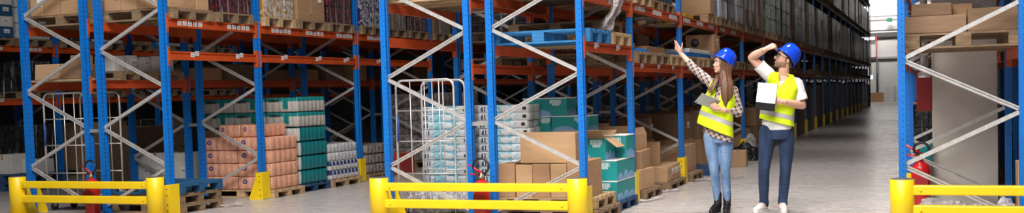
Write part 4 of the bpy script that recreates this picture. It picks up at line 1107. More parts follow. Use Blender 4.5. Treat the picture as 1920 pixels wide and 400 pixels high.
M['hair_brown'] = hair_mat('long_brown_hair', (.050, .022, .012), (.22, .10, .05)); M['hair_dark'] = hair_mat('dark_hair', (.012, .008, .006), (.05, .03, .02))
M['beard'] = paint('short_beard', (.27, .15, .105), .8, var=.35, scale=70)
M['helmet'] = paint('blue_helmet', (.006, .055, .62), .16, var=.04)
M['vest'] = cloth('yellow_hi_vis_vest', (.70, .90, .008), .45)
M['reflect'] = paint('silver_reflective_tape', (.50, .50, .50), .35, .2)
M['tee'] = cloth('white_cotton', (.80, .78, .78), .5)
M['boot'] = paint('black_leather', (.013, .012, .013), .3, var=.2)
M['shoe'] = paint('white_canvas', (.74, .68, .66), .7); M['sole'] = paint('white_rubber', (.7, .68, .66), .6)
M['lip'] = paint('lips', (.55, .16, .15), .4); M['teeth'] = paint('teeth', (.85, .82, .78), .3); M['eye'] = paint('eye_white', (.75, .73, .70), .25); M['iris'] = paint('dark_iris', (.03, .018, .012), .2)
M['tablet'] = paint('grey_tablet_back', (.42, .45, .43), .3, .3); M['glassdark'] = paint('dark_screen', (.02, .022, .025), .12)

def crom(p, n):
    out = []; m = len(p)
    for i in range(m - 1):
        a, b, c, d = p[max(i-1, 0)], p[i], p[i+1], p[min(i+2, m-1)]
        for k in range(n):
            t = k / n
            out.append(.5 * ((2*b) + (c-a)*t + (2*a-5*b+4*c-d)*t*t + (-a+3*b-3*c+d)*t**3))
    out.append(p[-1]); return out
def limb(mb, pts, rad, seg=16, n=6):
    q = crom([V((*p, r)) for p, r in zip(pts, rad)], n)
    P = [V(v[:3]) for v in q]; R = [max(.002, v[3]) for v in q]
    mb.tube(P, R, seg); mb.ell(P[0], (R[0],)*3); mb.ell(P[-1], (R[-1],)*3)
def loft(mb, rings, yaw, seg=32, n=4, pw=2.4):
    # rings: (x, y, z, half width, half depth, tilt) ; yaw turns the body about z
    q = crom([V(r[:4]) for r in rings], n) ; q2 = crom([V((r[4], r[5] if len(r) > 5 else 0, 0, 0)) for r in rings], n)
    S = V((math.cos(yaw), math.sin(yaw), 0)); F = V((-math.sin(yaw), math.cos(yaw), 0))
    t = bmesh.new(); rs = []
    for a, b in zip(q, q2):
        ring = []
        for k in range(seg):
            th = 2 * PI * k / seg; c, s = math.cos(th), math.sin(th)
            su = (abs(c) ** pw + abs(s) ** pw) ** (-1 / pw)
            p = V(a[:3]) + S * (a[3] * c * su) + F * (b[0] * s * su); p.z += b[1] * a[3] * c * su
            ring.append(t.verts.new(p))
        rs.append(ring)
    for a, b in zip(rs, rs[1:]):
        for k in range(seg): t.faces.new((a[k], a[(k+1) % seg], b[(k+1) % seg], b[k]))
    t.faces.new(rs[0][::-1]); t.faces.new(rs[-1])
    bmesh.ops.recalc_face_normals(t, faces=t.faces)
    mb._add(t, 0)
def fuse(mb, name, mats, parent, voxel=.007, sm=4, clampz=None, post=None):
    me = mb.mesh(name, mats); o = bpy.data.objects.new('tmp', me); COL.objects.link(o)
    r = o.modifiers.new('r', 'REMESH'); r.mode = 'VOXEL'; r.voxel_size = voxel; r.use_smooth_shade = True
    if sm: s = o.modifiers.new('s', 'SMOOTH'); s.factor = .5; s.iterations = sm
    dg = bpy.context.evaluated_depsgraph_get(); m2 = bpy.data.meshes.new_from_object(o.evaluated_get(dg))
    bpy.data.objects.remove(o); m2.name = name
    m2.materials.clear()
    for m in (mats if isinstance(mats, list) else [mats]): m2.materials.append(M[m])
    if clampz is not None:
        for v in m2.vertices: v.co.z = max(v.co.z, clampz)
    if post:
        bm = bmesh.new(); bm.from_mesh(m2); post(bm); bm.to_mesh(m2); bm.free()
    for p in m2.polygons: p.use_smooth = True
    return put(name, m2, parent)

def hand(mb, W, d, n, side, curl, thumb=(.55, .75, .25), tcurl=.3, sc=1.0, spread=.06):
    """W wrist, d towards the knuckles, n the way the palm faces, side: +1 thumb along d x n"""
    d = V(d).normalized(); n = V(n); n = (n - d * n.dot(d)).normalized(); s = d.cross(n) * side
    k = sc
    limb(mb, [W - d * .03, W + d * .01, W + d * .045 * k], [.026 * k, .024 * k, .026 * k], 12, 3)
    for u in (-.028, -.010, .010, .028): limb(mb, [W + d * .015 * k + s * u * .6 * k, W + d * .085 * k + s * u * k], [.015 * k, .0135 * k], 10, 2)
    for i in range(4):
        b = W + d * (.088 - .005 * abs(i - 1)) * k + s * (.030 - .0205 * i) * k
        Ls = [.072, .080, .075, .058][i] * k; dd = (d + s * spread * (1.5 - i)).normalized(); a = 0; p = b; pts = [b - dd * .02]; 
        pts.append(b)
        for fr, c in zip((.45, .31, .24), curl[i] if isinstance(curl[i], tuple) else (curl[i],) * 3):
            a += c; p = p + (dd * math.cos(a) + n * math.sin(a)) * Ls * fr; pts.append(p)
        limb(mb, pts, [.0105 * k, .010 * k, .009 * k, .0082 * k, .0068 * k], 10, 3)
    t0 = W + d * .028 * k + s * .024 * k; td = (d * thumb[0] + s * thumb[1] + n * thumb[2]).normalized()
    td2 = (td + n * tcurl + d * .2).normalized()
    limb(mb, [W + d * .01 * k + s * .012 * k, t0, t0 + td * .042 * k, t0 + td * .042 * k + td2 * .032 * k, t0 + td * .042 * k + td2 * .055 * k], [.017 * k, .0155 * k, .0115 * k, .0102 * k, .0075 * k], 10, 3)

class Head:
    def __init__(s, c, f, up=(0, 0, 1), k=1.0):
        s.c = V(c); s.f = V(f).normalized(); u = V(up); s.u = (u - s.f * u.dot(s.f)).normalized(); s.s = s.f.cross(s.u); s.k = k
        s.R = Matrix((s.f, s.s, s.u)).transposed().to_4x4()
    def p(s, f, sd, u): return s.c + (s.f * f + s.s * sd + s.u * u) * s.k
    def ell(s, mb, f, sd, u, rf, rs, ru, mi=0, rot=0, sub=3):
        mb.ell(s.p(f, sd, u), (rf * s.k, rs * s.k, ru * s.k), mi, s.R @ Matrix.Rotation(rot, 4, 'Y'), sub)
    def skull(s, mb, fem=False):
        j = .92 if fem else 1.0
        s.ell(mb, -.005, 0, .035, .098, .077, .088); s.ell(mb, .030, 0, -.020, .066, .064 * j, .075); s.ell(mb, .028, 0, -.066, .060, .052 * j, .050)
        s.ell(mb, .064, 0, -.102, .022, .024 * j, .018); s.ell(mb, .072, 0, .048, .026, .055, .036)
        for q in (-1, 1):
            s.ell(mb, .066, .034 * q, -.026, .024, .022, .022); s.ell(mb, .080, .028 * q, .020, .014, .022, .010)
            s.ell(mb, -.010, .076 * q, -.012, .018, .009, .031, rot=.2); s.ell(mb, .012, .050 * q, -.070, .045, .014, .028, rot=-.35)
        if fem: limb(mb, [s.p(.086, 0, .018), s.p(.098, 0, -.010), s.p(.110, 0, -.028)], [.008 * s.k, .008 * s.k, .0095 * s.k], 10, 4)
        else: limb(mb, [s.p(.088, 0, .018), s.p(.106, 0, -.012), s.p(.116, 0, -.034)], [.009 * s.k, .010 * s.k, .0125 * s.k], 10, 4)
        for q in (-1, 1): s.ell(mb, .098, .009 * q, -.036, .009, .008, .007)
        s.ell(mb, .086, 0, -.062, .013, .023, .008); s.ell(mb, .083, 0, -.078, .013, .020, .008)
    def eyes(s, root):
        for q in (-1, 1):
            m = MB(); s.ell(m, .0775, .031 * q, .002, .0115, .013, .0075, sub=2); e = m.build('eye', 'eye', root)
            m = MB(); s.ell(m, .0865, .031 * q + .001, .003, .004, .0065, .0062, sub=2); m.build('iris', 'iris', e)
    def brows(s, root, mat, th=.005):
        for q in (-1, 1):
            m = MB(); limb(m, [s.p(.096, .014 * q, .022), s.p(.095, .032 * q, .028), s.p(.082, .050 * q, .023)], [th * .8 * s.k, th * s.k, th * .5 * s.k], 8, 3); m.build('eyebrow', mat, root)

def helmet(root, H, up=.040, tilt=0.0, back=0.0, k=1.0):
    Rm = H.R @ Matrix.Rotation(tilt, 4, 'Y')
    T = Matrix.Translation(H.p(back, 0, up)) @ Rm @ Matrix.Scale(k, 4)
    m = MB(); t = bmesh.new(); seg = 40; rings = []
    prof = [(1.04, -.034), (1.035, -.02), (1.0, 0.012), (.975, .045), (.90, .082), (.76, .114), (.55, .137), (.3, .150), (.0, .154)]
    for r, z in prof:
        if r == 0: rings.append([t.verts.new((0, 0, z))]); continue
        ring = []
        for k in range(seg):
            a = 2 * PI * k / seg; x, y = math.cos(a) * .136 * r, math.sin(a) * .112 * r
            zz = z + .010 * max(0, 1 - abs(y) / .026) * (r < 1.0)            # raised crest
            if r > 1.03: zz -= .022 * max(0, -math.cos(a))                  # lower at the nape
            ring.append(t.verts.new((x, y, zz)))
        rings.append(ring)
    for a, b in zip(rings, rings[1:]):
        for k in range(seg):
            f = t.faces.new((a[k], a[(k+1) % seg], b[(k+1) % seg], b[k])) if len(b) > 1 else t.faces.new((a[k], a[(k+1) % seg], b[0])); f.smooth = True
    bmesh.ops.recalc_face_normals(t, faces=t.faces); bmesh.ops.solidify(t, geom=t.faces[:], thickness=.003)
    m._add(t, 0, T); hb = m.build('helmet', 'helmet', root)
    # peak
    b = MB(); t = bmesh.new(); top = []; bot = []
    n = 16
    for i in range(n + 1):
        a = -1.15 + 2.3 * i / n; x0, y0 = math.cos(a) * .134, math.sin(a) * .114
        e = .052 * math.cos(a / 1.15 * PI / 2) ** .6 if abs(a) < 1.149 else 0
        top.append((t.verts.new((x0, y0, -.022)), t.verts.new((x0 + e, y0 * (1 + e), -.040 - e * .12))))
        bot.append((t.verts.new((x0, y0, -.028)), t.verts.new((x0 + e, y0 * (1 + e), -.045 - e * .12))))
    for i in range(n):
        t.faces.new((top[i][0], top[i+1][0], top[i+1][1], top[i][1])); t.faces.new((bot[i][0], bot[i][1], bot[i+1][1], bot[i+1][0])); t.faces.new((top[i][1], top[i+1][1], bot[i+1][1], bot[i][1]))
    for f in t.faces: f.smooth = False
    b._add(t, 0, T); b.build('peak', 'helmet', hb)
    # inner harness band
    h = MB(); t = bmesh.new(); seg = 28
    A = [t.verts.new((math.cos(2*PI*k/seg) * .118, math.sin(2*PI*k/seg) * .094, -.035 - .03 * max(0, -math.cos(2*PI*k/seg)))) for k in range(seg)]
    B = [t.verts.new((v.co.x, v.co.y, v.co.z - .016)) for v in A]
    for k in range(seg): t.faces.new((A[k], A[(k+1) % seg], B[(k+1) % seg], B[k]))
    h._add(t, 0, T); h.build('head_band', 'black', hb)
    return T

def garment(mb, name, mat, root, cuts, vneck=None, thick=.006, voxel=.008, band=None, bands=None):
    def post(bm):
        for co, no in cuts:
            bmesh.ops.bisect_plane(bm, geom=bm.verts[:] + bm.edges[:] + bm.faces[:], plane_co=V(co), plane_no=V(no), clear_outer=True)
        if vneck:
            tip, F, S, sl, sr = vneck      # tip point, forward, sideways axis, half-width per metre on either side
            for q in (-1, 1):
                no = (V(S) * q - V((0, 0, sr if q > 0 else sl))).normalized()
                bmesh.ops.bisect_plane(bm, geom=bm.verts[:] + bm.edges[:] + bm.faces[:], plane_co=V(tip), plane_no=no)
            kill = []
            for f in bm.faces:
                c = f.calc_center_median(); r = c - V(tip)
                if r.dot(V(F)) > -.125 and r.z > 0 and -r.z * sl - 1e-5 < r.dot(V(S)) < r.z * sr + 1e-5: kill.append(f)
            bmesh.ops.delete(bm, geom=kill, context='FACES')
        bmesh.ops.solidify(bm, geom=bm.faces[:], thickness=-thick)
    g = fuse(mb, name, mat, root, voxel, 6, post=post)
    for (co, no, hw, nm) in (bands or []):
        bm = bmesh.new(); bm.from_mesh(g.data); no = V(no).normalized(); co = V(co)
        bmesh.ops.bisect_plane(bm, geom=bm.verts[:] + bm.edges[:] + bm.faces[:], plane_co=co + no * hw, plane_no=no, clear_outer=True)
        bmesh.ops.bisect_plane(bm, geom=bm.verts[:] + bm.edges[:] + bm.faces[:], plane_co=co - no * hw, plane_no=-no, clear_outer=True)
        bmesh.ops.recalc_face_normals(bm, faces=bm.faces)
        for v in bm.verts: v.co += v.normal * .0025
        x = MB(); x.bm.free(); x.bm = bm; b = x.build(nm, 'reflect', g)
        for p in b.data.polygons: p.use_smooth = True
    return g

YAW = math.radians(7.7)
# ---------- the man
man = thing('person', 'man in blue helmet, glasses and yellow vest, holding a white notepad, hand raised to brim', 'person', (-1.68, 12.06, 0), YAW)
yw = -.36
F = V((math.sin(yw), -math.cos(yw), 0)); S = V((math.cos(yw), math.sin(yw), 0))
Hm = Head((.170, .0, 1.718), (-.84, -.34, .43), k=.99)
SHL, ELL, WRL = V((.0, -.01, 1.545)), V((-.195, -.06, 1.750)), V((-.030, -.205, 1.838))
SHR, ELR, WRR = V((.285, .02, 1.435)), V((.352, .0, 1.195)), V((.130, -.215, 1.250))
def man_torso(mb, e, low=.90):
    loft(mb, [(.068, .01, low, .150 + e, .105 + e), (.072, .01, 1.02, .148 + e, .102 + e), (.082, .01, 1.16, .152 + e, .106 + e), (.105, .01, 1.30, .166 + e, .116 + e, -.10), (.130, .015, 1.42, .168 + e, .112 + e, -.25), (.142, .02, 1.49, .130 + e, .088 + e, -.30), (.150, .02, 1.545, .075 + e, .070 + e, -.2)], yw)
    limb(mb, [SHR + V((-.02, 0, 0)), V((.15, .02, 1.475)), SHL + V((.02, .0, -.01))], [.066 + e, .080 + e, .066 + e])
def man_leg(mb, e):
    limb(mb, [(-.026, .01, .91), (-.052, -.005, .72), (-.080, -.02, .48), (-.086, .012, .30), (-.090, .03, .09)], [.102 + e, .083 + e, .060 + e, .056 + e, .042 + e])
    limb(mb, [(.158, .02, .90), (.168, .0, .72), (.154, -.015, .48), (.138, .016, .30), (.120, .03, .09)], [.102 + e, .083 + e, .060 + e, .056 + e, .042 + e])
b = MB(); man_torso(b, -.006, .88); man_leg(b, -.012)
limb(b, [V((.152, .022, 1.50)), Hm.p(-.028, 0, -.09), Hm.p(-.02, 0, -.03)], [.066, .059, .06])
Hm.skull(b)
limb(b, [SHL, (SHL + ELL) / 2 + V((-.0, .0, -.008)), ELL], [.055, .052, .043]); limb(b, [ELL, ELL.lerp(WRL, .3) + V((-.0, 0, .006)), WRL], [.043, .047, .029])
limb(b, [SHR, (SHR + ELR) / 2, ELR], [.055, .050, .042]); limb(b, [ELR, ELR.lerp(WRR, .3), WRR], [.042, .047, .029])
hand(b, WRL, (.80, .28, .35), (.05, .75, -.62), 1, [(.5, .55, .35), (.55, .55, .4), (.65, .6, .4), (.75, .6, .4)], thumb=(.75, .25, .75), tcurl=.1)
hand(b, WRR, (-.95, -.20, .20), (-.15, .97, -.05), 1, [(.12, .30, .25), (.1, .28, .25), (.12, .3, .25), (.2, .35, .3)], thumb=(.55, .6, .75), tcurl=.1)
for x, y in ((-.09, .02), (.118, .02)): limb(b, [(x, y, .09), (x - .02, y - .05, .055)], [.035, .035])
fuse(b, 'body', 'skin', man, .0048, 3)
# clothes
b = MB(); man_torso(b, .012, .93)
limb(b, [SHL, SHL.lerp(ELL, .28), SHL.lerp(ELL, .56)], [.074, .070, .070]); limb(b, [SHR, SHR.lerp(ELR, .4), SHR.lerp(ELR, .74)], [.078, .074, .076])
pl = lambda a, c, t: (a.lerp(c, t), (c - a).normalized())
def tee_cuts(bm):
    for (co, no) in (pl(SHL, ELL, .60), pl(SHR, ELR, .76)):
        geom = [f for f in bm.faces if (f.calc_center_median() - co).length < .16]
        vs = {v for f in geom for v in f.verts}; es = {e for f in geom for e in f.edges}
        bmesh.ops.bisect_plane(bm, geom=list(vs) + list(es) + geom, plane_co=co, plane_no=no, clear_outer=True)
    geom = [f for f in bm.faces if (f.calc_center_median() - V((.152, .02, f.calc_center_median().z))).length < .115 and f.calc_center_median().z > 1.44]
    vs = {v for f in geom for v in f.verts}; es = {e for f in geom for e in f.edges}
    bmesh.ops.bisect_plane(bm, geom=list(vs) + list(es) + geom, plane_co=V((.15, .0, 1.525)), plane_no=V((F.x * .5, F.y * .5, .85)).normalized(), clear_outer=True)
    bmesh.ops.bisect_plane(bm, geom=bm.verts[:] + bm.edges[:] + bm.faces[:], plane_co=V((.07, 0, .925)), plane_no=V((-.06, 0, -1)).normalized(), clear_outer=True)
    bmesh.ops.solidify(bm, geom=bm.faces[:], thickness=-.004)
fuse(b, 't_shirt', 'tee', man, .007, 5, post=tee_cuts)
b = MB(); loft(b, [(.068, .01, .82, .158, .115), (.070, .01, .90, .168, .120), (.070, .01, .955, .158, .114)], yw); man_leg(b, .004)
for cx, r in ((-.088, .050), (.118, .050)): limb(b, [(cx, .03, .16), (cx, .025, .085)], [.050, .056])
fuse(b, 'jeans', 'denim_dark', man, .007, 4)
b = MB(); loft(b, [(.062, .0, .96, .196, .138, -.16), (.068, .0, 1.06, .186, .132, -.14), (.082, .005, 1.18, .182, .132, -.12), (.105, .01, 1.30, .186, .138, -.12), (.130, .015, 1.42, .188, .132, -.25), (.142, .02, 1.49, .150, .108, -.30), (.150, .02, 1.55, .098, .092, -.2)], yw)
limb(b, [SHR + V((-.01, 0, -.01)), V((.15, .02, 1.478)), SHL + V((.01, .0, -.02))], [.086, .103, .086])
garment(b, 'safety_vest', 'vest', man, [((.062, 0, 1.015), (-.27, .0, -1)), (SHR + V((.005, 0, 0)), (.96, -.05, .28)), (SHL + V((-.008, 0, 0)), (-.96, .0, .28)), ((.15, .02, 1.56), (.2, 0, 1))],
        vneck=((.090, -.14, 1.405), F, S, .10, .72), bands=[((.062, 0, 1.105), (.25, 0, 1), .026, 'reflective_band')])
# shoes
for (x, y, tx, ty, nm) in ((-.088, .035, -.175, -.13, 'left'), (.118, .035, .135, -.155, 'right')):
    b = MB(); limb(b, [(x + .005, y + .045, .045), (x, y, .055), (x + (tx - x) * .6, y + (ty - y) * .6, .045), (tx, ty, .030)], [.038, .044, .043, .034]); limb(b, [(x, y + .015, .06), (x, y + .01, .10)], [.044, .043])
    s = fuse(b, 'shoe', 'shoe', man, .006, 3, 0.004)
    b = MB(); limb(b, [(x + .005, y + .045, .012), (x, y, .012), (x + (tx - x) * .6, y + (ty - y) * .6, .012), (tx, ty, .012)], [.040, .044, .046, .037])
    so = fuse(b, 'sole', 'sole', s, .006, 2)
    for v in so.data.vertices: v.co.z = min(max(v.co.z, 0.0), .022)
    b = MB()
    for i in range(3):
        t = .35 + i * .14; p = V((x + (tx - x) * t, y + (ty - y) * t, .094 - i * .006)); dv = V((tx - x, ty - y, 0)).normalized(); sd = V((-dv.y, dv.x, 0))
        b.tube([p - sd * .028, p + V((0, 0, .006)), p + sd * .028], .0035, 6)
    b.build('laces', 'paper', s)
# head details
Hm.eyes(man); Hm.brows(man, 'hair_dark', .006)
b = MB(); Hm.ell(b, .0285, 0, -.0675, .0615, .0535, .0515); Hm.ell(b, .064, 0, -.102, .0238, .0258, .0198); Hm.ell(b, .0845, 0, -.056, .0125, .024, .0045)
for q in (-1, 1):
    Hm.ell(b, .012, .0510 * q, -.070, .0468, .0156, .0296, rot=-.35); limb(b, [Hm.p(.006, .064 * q, -.02), Hm.p(.008, .062 * q, -.055)], [.0125, .013])
def shave(bm):
    n1 = (Hm.u * .75 + Hm.f * .66).normalized()
    bmesh.ops.bisect_plane(bm, geom=bm.verts[:] + bm.edges[:] + bm.faces[:], plane_co=Hm.p(.062, 0, -.030), plane_no=n1, clear_outer=True)
fuse(b, 'beard', 'beard', man, .0035, 1, post=shave)
m = MB(); Hm.ell(m, .0935, 0, -.071, .008, .021, .006); m.build('lips', 'lip', man)
b = MB(); Hm.ell(b, -.028, 0, .020, .082, .081, .062); Hm.ell(b, -.065, 0, -.025, .040, .062, .05)
for q in (-1, 1): limb(b, [Hm.p(.012, .077 * q, .04), Hm.p(.014, .077 * q, -.02)], [.012, .008])
fuse(b, 'hair', 'hair_dark', man, .006, 2)
g = MB()
for q in (-1, 1):
    pts = []
    for i in range(20):
        a = 2 * PI * i / 20; ca, sa = math.cos(a), math.sin(a); su = (abs(ca) ** 4 + abs(sa) ** 4) ** -.25
        pts.append(Hm.p(.108, .033 * q + .026 * ca * su, .002 + .020 * sa * su))
    g.tube(pts, .0034, 6, closed=True); g.tube([Hm.p(.108, .059 * q, .010), Hm.p(.06, .078 * q, .010), Hm.p(-.01, .083 * q, .006)], .0032, 6)
g.tube([Hm.p(.109, -.008, .006), Hm.p(.112, 0, .009), Hm.p(.109, .008, .006)], .003, 6)
g.build('glasses', 'black', man)
helmet(man, Hm, .056, -.40, -.022, .92)
# the notepad
def slab(c0, ex, ey, n, w, h, t, mb, mi=0, bev=.003):
    T = Matrix((ex, ey, n)).transposed().to_4x4(); T.translation = V(c0)
    mb.box((-w/2, -h/2, -t/2), (w/2, h/2, t/2), mi, bev, T)
pad = thing('notepad', 'white paper pad on a black clipboard held in front of the man', 'clipboard', man.location, YAW)
ex = V((.985, .0, -.13)).normalized(); n = V((-.05, -.985, .17)); n = (n - ex * n.dot(ex)).normalized(); ey = n.cross(ex)
c = V((-.040, -.288, 1.305))
b = MB(); slab(c + n * -.004, ex, ey, n, .215, .300, .006, b); b.build('board', 'board_black', pad)
b = MB(); slab(c + n * .002 + ey * .040, ex, ey, n, .208, .212, .004, b, bev=.001); b.build('paper_sheets', 'paper', pad)
b = MB(); slab(c + n * .004 + ey * .149, ex, ey, n, .205, .010, .010, b); b.build('binding', 'paper', pad)
# ---------- the woman
wom = thing('person', 'smiling woman in blue helmet, yellow vest and plaid shirt, pointing up with one arm', 'person', (-2.24, 11.86, 0), YAW)
yw = -.42
F = V((math.sin(yw), -math.cos(yw), 0)); S = V((math.cos(yw), math.sin(yw), 0))
Hw = Head((.066, -.01, 1.690), (-.88, -.42, .16), k=.92)
SHL, ELL, WRL = V((-.065, .01, 1.475)), V((-.247, .06, 1.645)), V((-.402, .11, 1.828))
SHR, ELR, WRR = V((.175, .02, 1.385)), V((.232, .02, 1.135)), V((.062, -.20, 1.178))
def wom_torso(mb, e, low=.88):
    loft(mb, [(.006, .01, low, .150 + e, .108 + e), (-.002, .01, 1.00, .128 + e, .090 + e), (.0, .01, 1.10, .120 + e, .086 + e), (.018, .0, 1.22, .132 + e, .108 + e, -.1), (.035, .0, 1.31, .138 + e, .108 + e, -.2), (.048, .015, 1.395, .120 + e, .080 + e, -.3), (.052, .02, 1.45, .070 + e, .060 + e, -.2)], yw)
    limb(mb, [SHR + V((-.02, 0, 0)), V((.05, .02, 1.405)), SHL + V((.02, 0, -.01))], [.050 + e, .064 + e, .050 + e])
def wom_leg(mb, e):
    limb(mb, [(-.070, .01, .88), (-.066, -.005, .72), (-.048, -.02, .49), (-.034, .015, .33), (-.018, .03, .11)], [.092 + e, .077 + e, .051 + e, .047 + e, .032 + e])
    limb(mb, [(.080, .02, .87), (.082, .0, .71), (.078, -.015, .48), (.082, .02, .33), (.088, .04, .11)], [.092 + e, .077 + e, .051 + e, .047 + e, .032 + e])
b = MB(); wom_torso(b, -.006, .86); wom_leg(b, -.010)
limb(b, [V((.050, .022, 1.43)), Hw.p(-.03, 0, -.10), Hw.p(-.02, 0, -.03)], [.052, .046, .05])
Hw.skull(b, True)
limb(b, [SHL, (SHL + ELL) / 2, ELL], [.042, .040, .034]); limb(b, [ELL, ELL.lerp(WRL, .3), WRL], [.035, .037, .023])
limb(b, [SHR, (SHR + ELR) / 2, ELR], [.042, .040, .034]); limb(b, [ELR, ELR.lerp(WRR, .3), WRR], [.034, .036, .023])
hand(b, WRL, (-.50, .06, .86), (.62, .74, .25), -1, [(.0, .03, .03), (.06, .10, .08), (.22, .25, .2), (.35, .4, .3)], thumb=(.55, .80, .1), tcurl=.0, sc=1.0, spread=.03)
hand(b, WRR, (-.86, -.22, .42), (-.1, .75, .45), 1, [(.25, .35, .3)] * 4, thumb=(.65, .5, .2), tcurl=.1, sc=.9)
fuse(b, 'body', 'skin_f', wom, .0046, 3)
b = MB(); wom_torso(b, .012, .885)
loft(b, [(.004, .01, .865, .176, .128, -.35), (.0, .01, .95, .168, .120, -.35), (.0, .01, 1.05, .140, .104, -.3)], yw)
limb(b, [SHL, SHL.lerp(ELL, .5), ELL, ELL.lerp(WRL, .42)], [.060, .055, .048, .044]); limb(b, [SHR, SHR.lerp(ELR, .5), ELR, ELR.lerp(WRR, .50)], [.062, .058, .053, .044])
fuse(b, 'plaid_shirt', 'plaid', wom, .007, 4)
b = MB(); loft(b, [(.006, .01, .80, .150, .108), (.006, .01, .87, .158, .114), (.004, .01, .93, .148, .106)], yw); wom_leg(b, .004)
fuse(b, 'jeans', 'denim_light', wom, .007, 4)
b = MB(); loft(b, [(-.032, .0, .88, .212, .150, -.42), (-.025, .0, 1.0, .196, .138, -.42), (-.008, .0, 1.12, .180, .126, -.35), (.018, -.005, 1.22, .170, .136, -.25), (.036, .0, 1.31, .162, .134, -.25), (.048, .015, 1.395, .146, .104, -.32), (.052, .02, 1.46, .096, .084, -.2)], yw)
limb(b, [SHR + V((-.01, 0, -.01)), V((.05, .02, 1.41)), SHL + V((.01, 0, -.02))], [.074, .088, .072])
garment(b, 'safety_vest', 'vest', wom, [((-.03, 0, .945), (-.43, .0, -1)), (SHR + V((.0, 0, 0)), (.95, -.05, .30)), (SHL + V((-.004, 0, 0)), (-.92, .0, .38)), ((.05, .02, 1.485), (.2, 0, 1))],
        vneck=((-.012, -.13, 1.20), F, S, .10, .36), bands=[((-.0, 0, 1.075), (.42, 0, 1), .026, 'reflective_band')])
# boots
for (x, y, tx, ty) in ((-.018, .035, -.085, -.10), (.086, .045, .080, -.125)):
    b = MB(); limb(b, [(x, y, .215), (x, y, .14), (x, y + .008, .07)], [.048, .045, .044]); limb(b, [(x, y + .025, .075), (x + (tx - x) * .35, y + (ty - y) * .35, .060), (x + (tx - x) * .75, y + (ty - y) * .75, .040), (tx, ty, .032)], [.042, .043, .038, .028])
    bt = fuse(b, 'boot', 'boot', wom, .006, 3, .012)
    b = MB().lathe([(0, 0), (.032, 0), (.036, .045), (0, .045)], (x, y + .030, 0), 16); b.build('heel', 'boot', bt)
    b = MB(); limb(b, [(x + (tx - x) * .3, y + (ty - y) * .3, .010), (x + (tx - x) * .75, y + (ty - y) * .75, .010), (tx, ty, .010)], [.034, .040, .030])
    so = fuse(b, 'sole', 'black', bt, .006, 2)
    for v in so.data.vertices: v.co.z = min(max(v.co.z, 0), .018)
Hw.eyes(wom); Hw.brows(wom, 'hair_dark', .0045)
m = MB(); limb(m, [Hw.p(.074, -.030, -.060), Hw.p(.094, -.012, -.069), Hw.p(.096, .0, -.071), Hw.p(.094, .012, -.069), Hw.p(.074, .030, -.060)], [.003, .006, .007, .006, .003], 8, 3)
lp = m.build('lips', 'lip', wom); m = MB(); limb(m, [Hw.p(.080, -.022, -.064), Hw.p(.1000, 0, -.0700), Hw.p(.080, .022, -.064)], [.003, .0055, .003], 8, 4); m.build('teeth', 'teeth', lp)
b = MB(); Hw.ell(b, -.024, 0, .022, .086, .083, .085); Hw.ell(b, -.050, 0, -.04, .055, .072, .09)
# strand over the image-left shoulder, from the far side of the neck
for (o1, e, r) in (((.0, .0), (-.090, -.150, 1.352), .016), ((.018, .004), (-.106, -.142, 1.375), .012), ((-.016, -.004), (-.070, -.155, 1.340), .014), ((-.03, -.006), (-.050, -.158, 1.38), .013)):
    limb(b, [Hw.p(.02, .066, -.02), Hw.p(.010, .060, -.10), V((-.005 - o1[0] * .5, -.085 + o1[1], 1.515)), V((-.040 - o1[0], -.130, 1.445)), V(e)], [.018, .018, .018, r, .004], 14)
# the sheet of hair hanging from the helmet on the near side
for (df, dx, dy, zt, r) in ((.052, -.034, -.006, 1.27, .014), (.034, -.018, -.010, 1.225, .018), (.012, .0, -.006, 1.205, .022), (-.012, .020, .004, 1.235, .022), (-.036, .042, .016, 1.27, .024), (-.055, .060, .03, 1.33, .022), (.022, -.006, -.016, 1.25, .014), (.0, .010, -.014, 1.22, .015)):
    limb(b, [Hw.p(df + .006, -.060, .050), Hw.p(df, -.076, .0), Hw.p(df * .8 - .005, -.080, -.060), V((.088 + dx * .9, -.095 + dy, 1.55)), V((.102 + dx, -.130 + dy, 1.45)), V((.100 + dx, -.152 + dy, 1.33)), V((.099 + dx * .8, -.152 + dy, zt))], [.012, .017, .019, .022, r + .004, r, .005], 14)
for q in (-.9, -.2, .5): limb(b, [Hw.p(-.07, .06 * q, .0), V((.125 - .01 * q, .03 + .05 * q, 1.55)), V((.135 - .01 * q, .035 + .06 * q, 1.42)), V((.13, -.0 + .05 * q, 1.32))], [.04, .035, .028, .008], 14)
fuse(b, 'hair', 'hair_brown', wom, .0045, 1)
helmet(wom, Hw, .050, -.55, -.030, .87)
tb = thing('tablet', 'grey tablet held in the pointing woman\'s lower hand', 'tablet', wom.location, YAW)
TL, TR, BL = V((-.217, -.315, 1.372)), V((-.030, -.225, 1.288)), V((-.155, -.200, 1.262))
ex = (TR - TL).normalized(); n = ex.cross((BL - TL)).normalized(); ey = n.cross(ex)
cc = (TR + BL) / 2
b = MB(); slab(cc, ex, ey, n, .240, .170, .008, b, 0, .0035); b.build('casing', 'tablet', tb)
b = MB(); slab(cc + n * (.0046 if n.y > 0 else -.0046), ex, ey, n, .222, .152, .001, b, 0, 0); b.build('display', 'glassdark', tb)
b = MB(); cp = cc + ex * -.10 + ey * .065 + n * (-.0045 if n.y > 0 else .0045); slab(cp, ex, ey, n, .014, .014, .002, b, 0, .0); b.build('camera_lens', 'black', tb)
# ------------------------------------------------------------------ light
def area(name, loc, size, power, rot=(0, 0, 0), spread=180, col=(1, .97, .93)):
    l = bpy.data.lights.new(name, 'AREA'); l.shape = 'RECTANGLE'; l.size, l.size_y = size; l.energy = power; l.color = col; l.spread = math.radians(spread)
    o = bpy.data.objects.new(name, l); COL.objects.link(o); o.location = loc; o.rotation_euler = rot
    return o
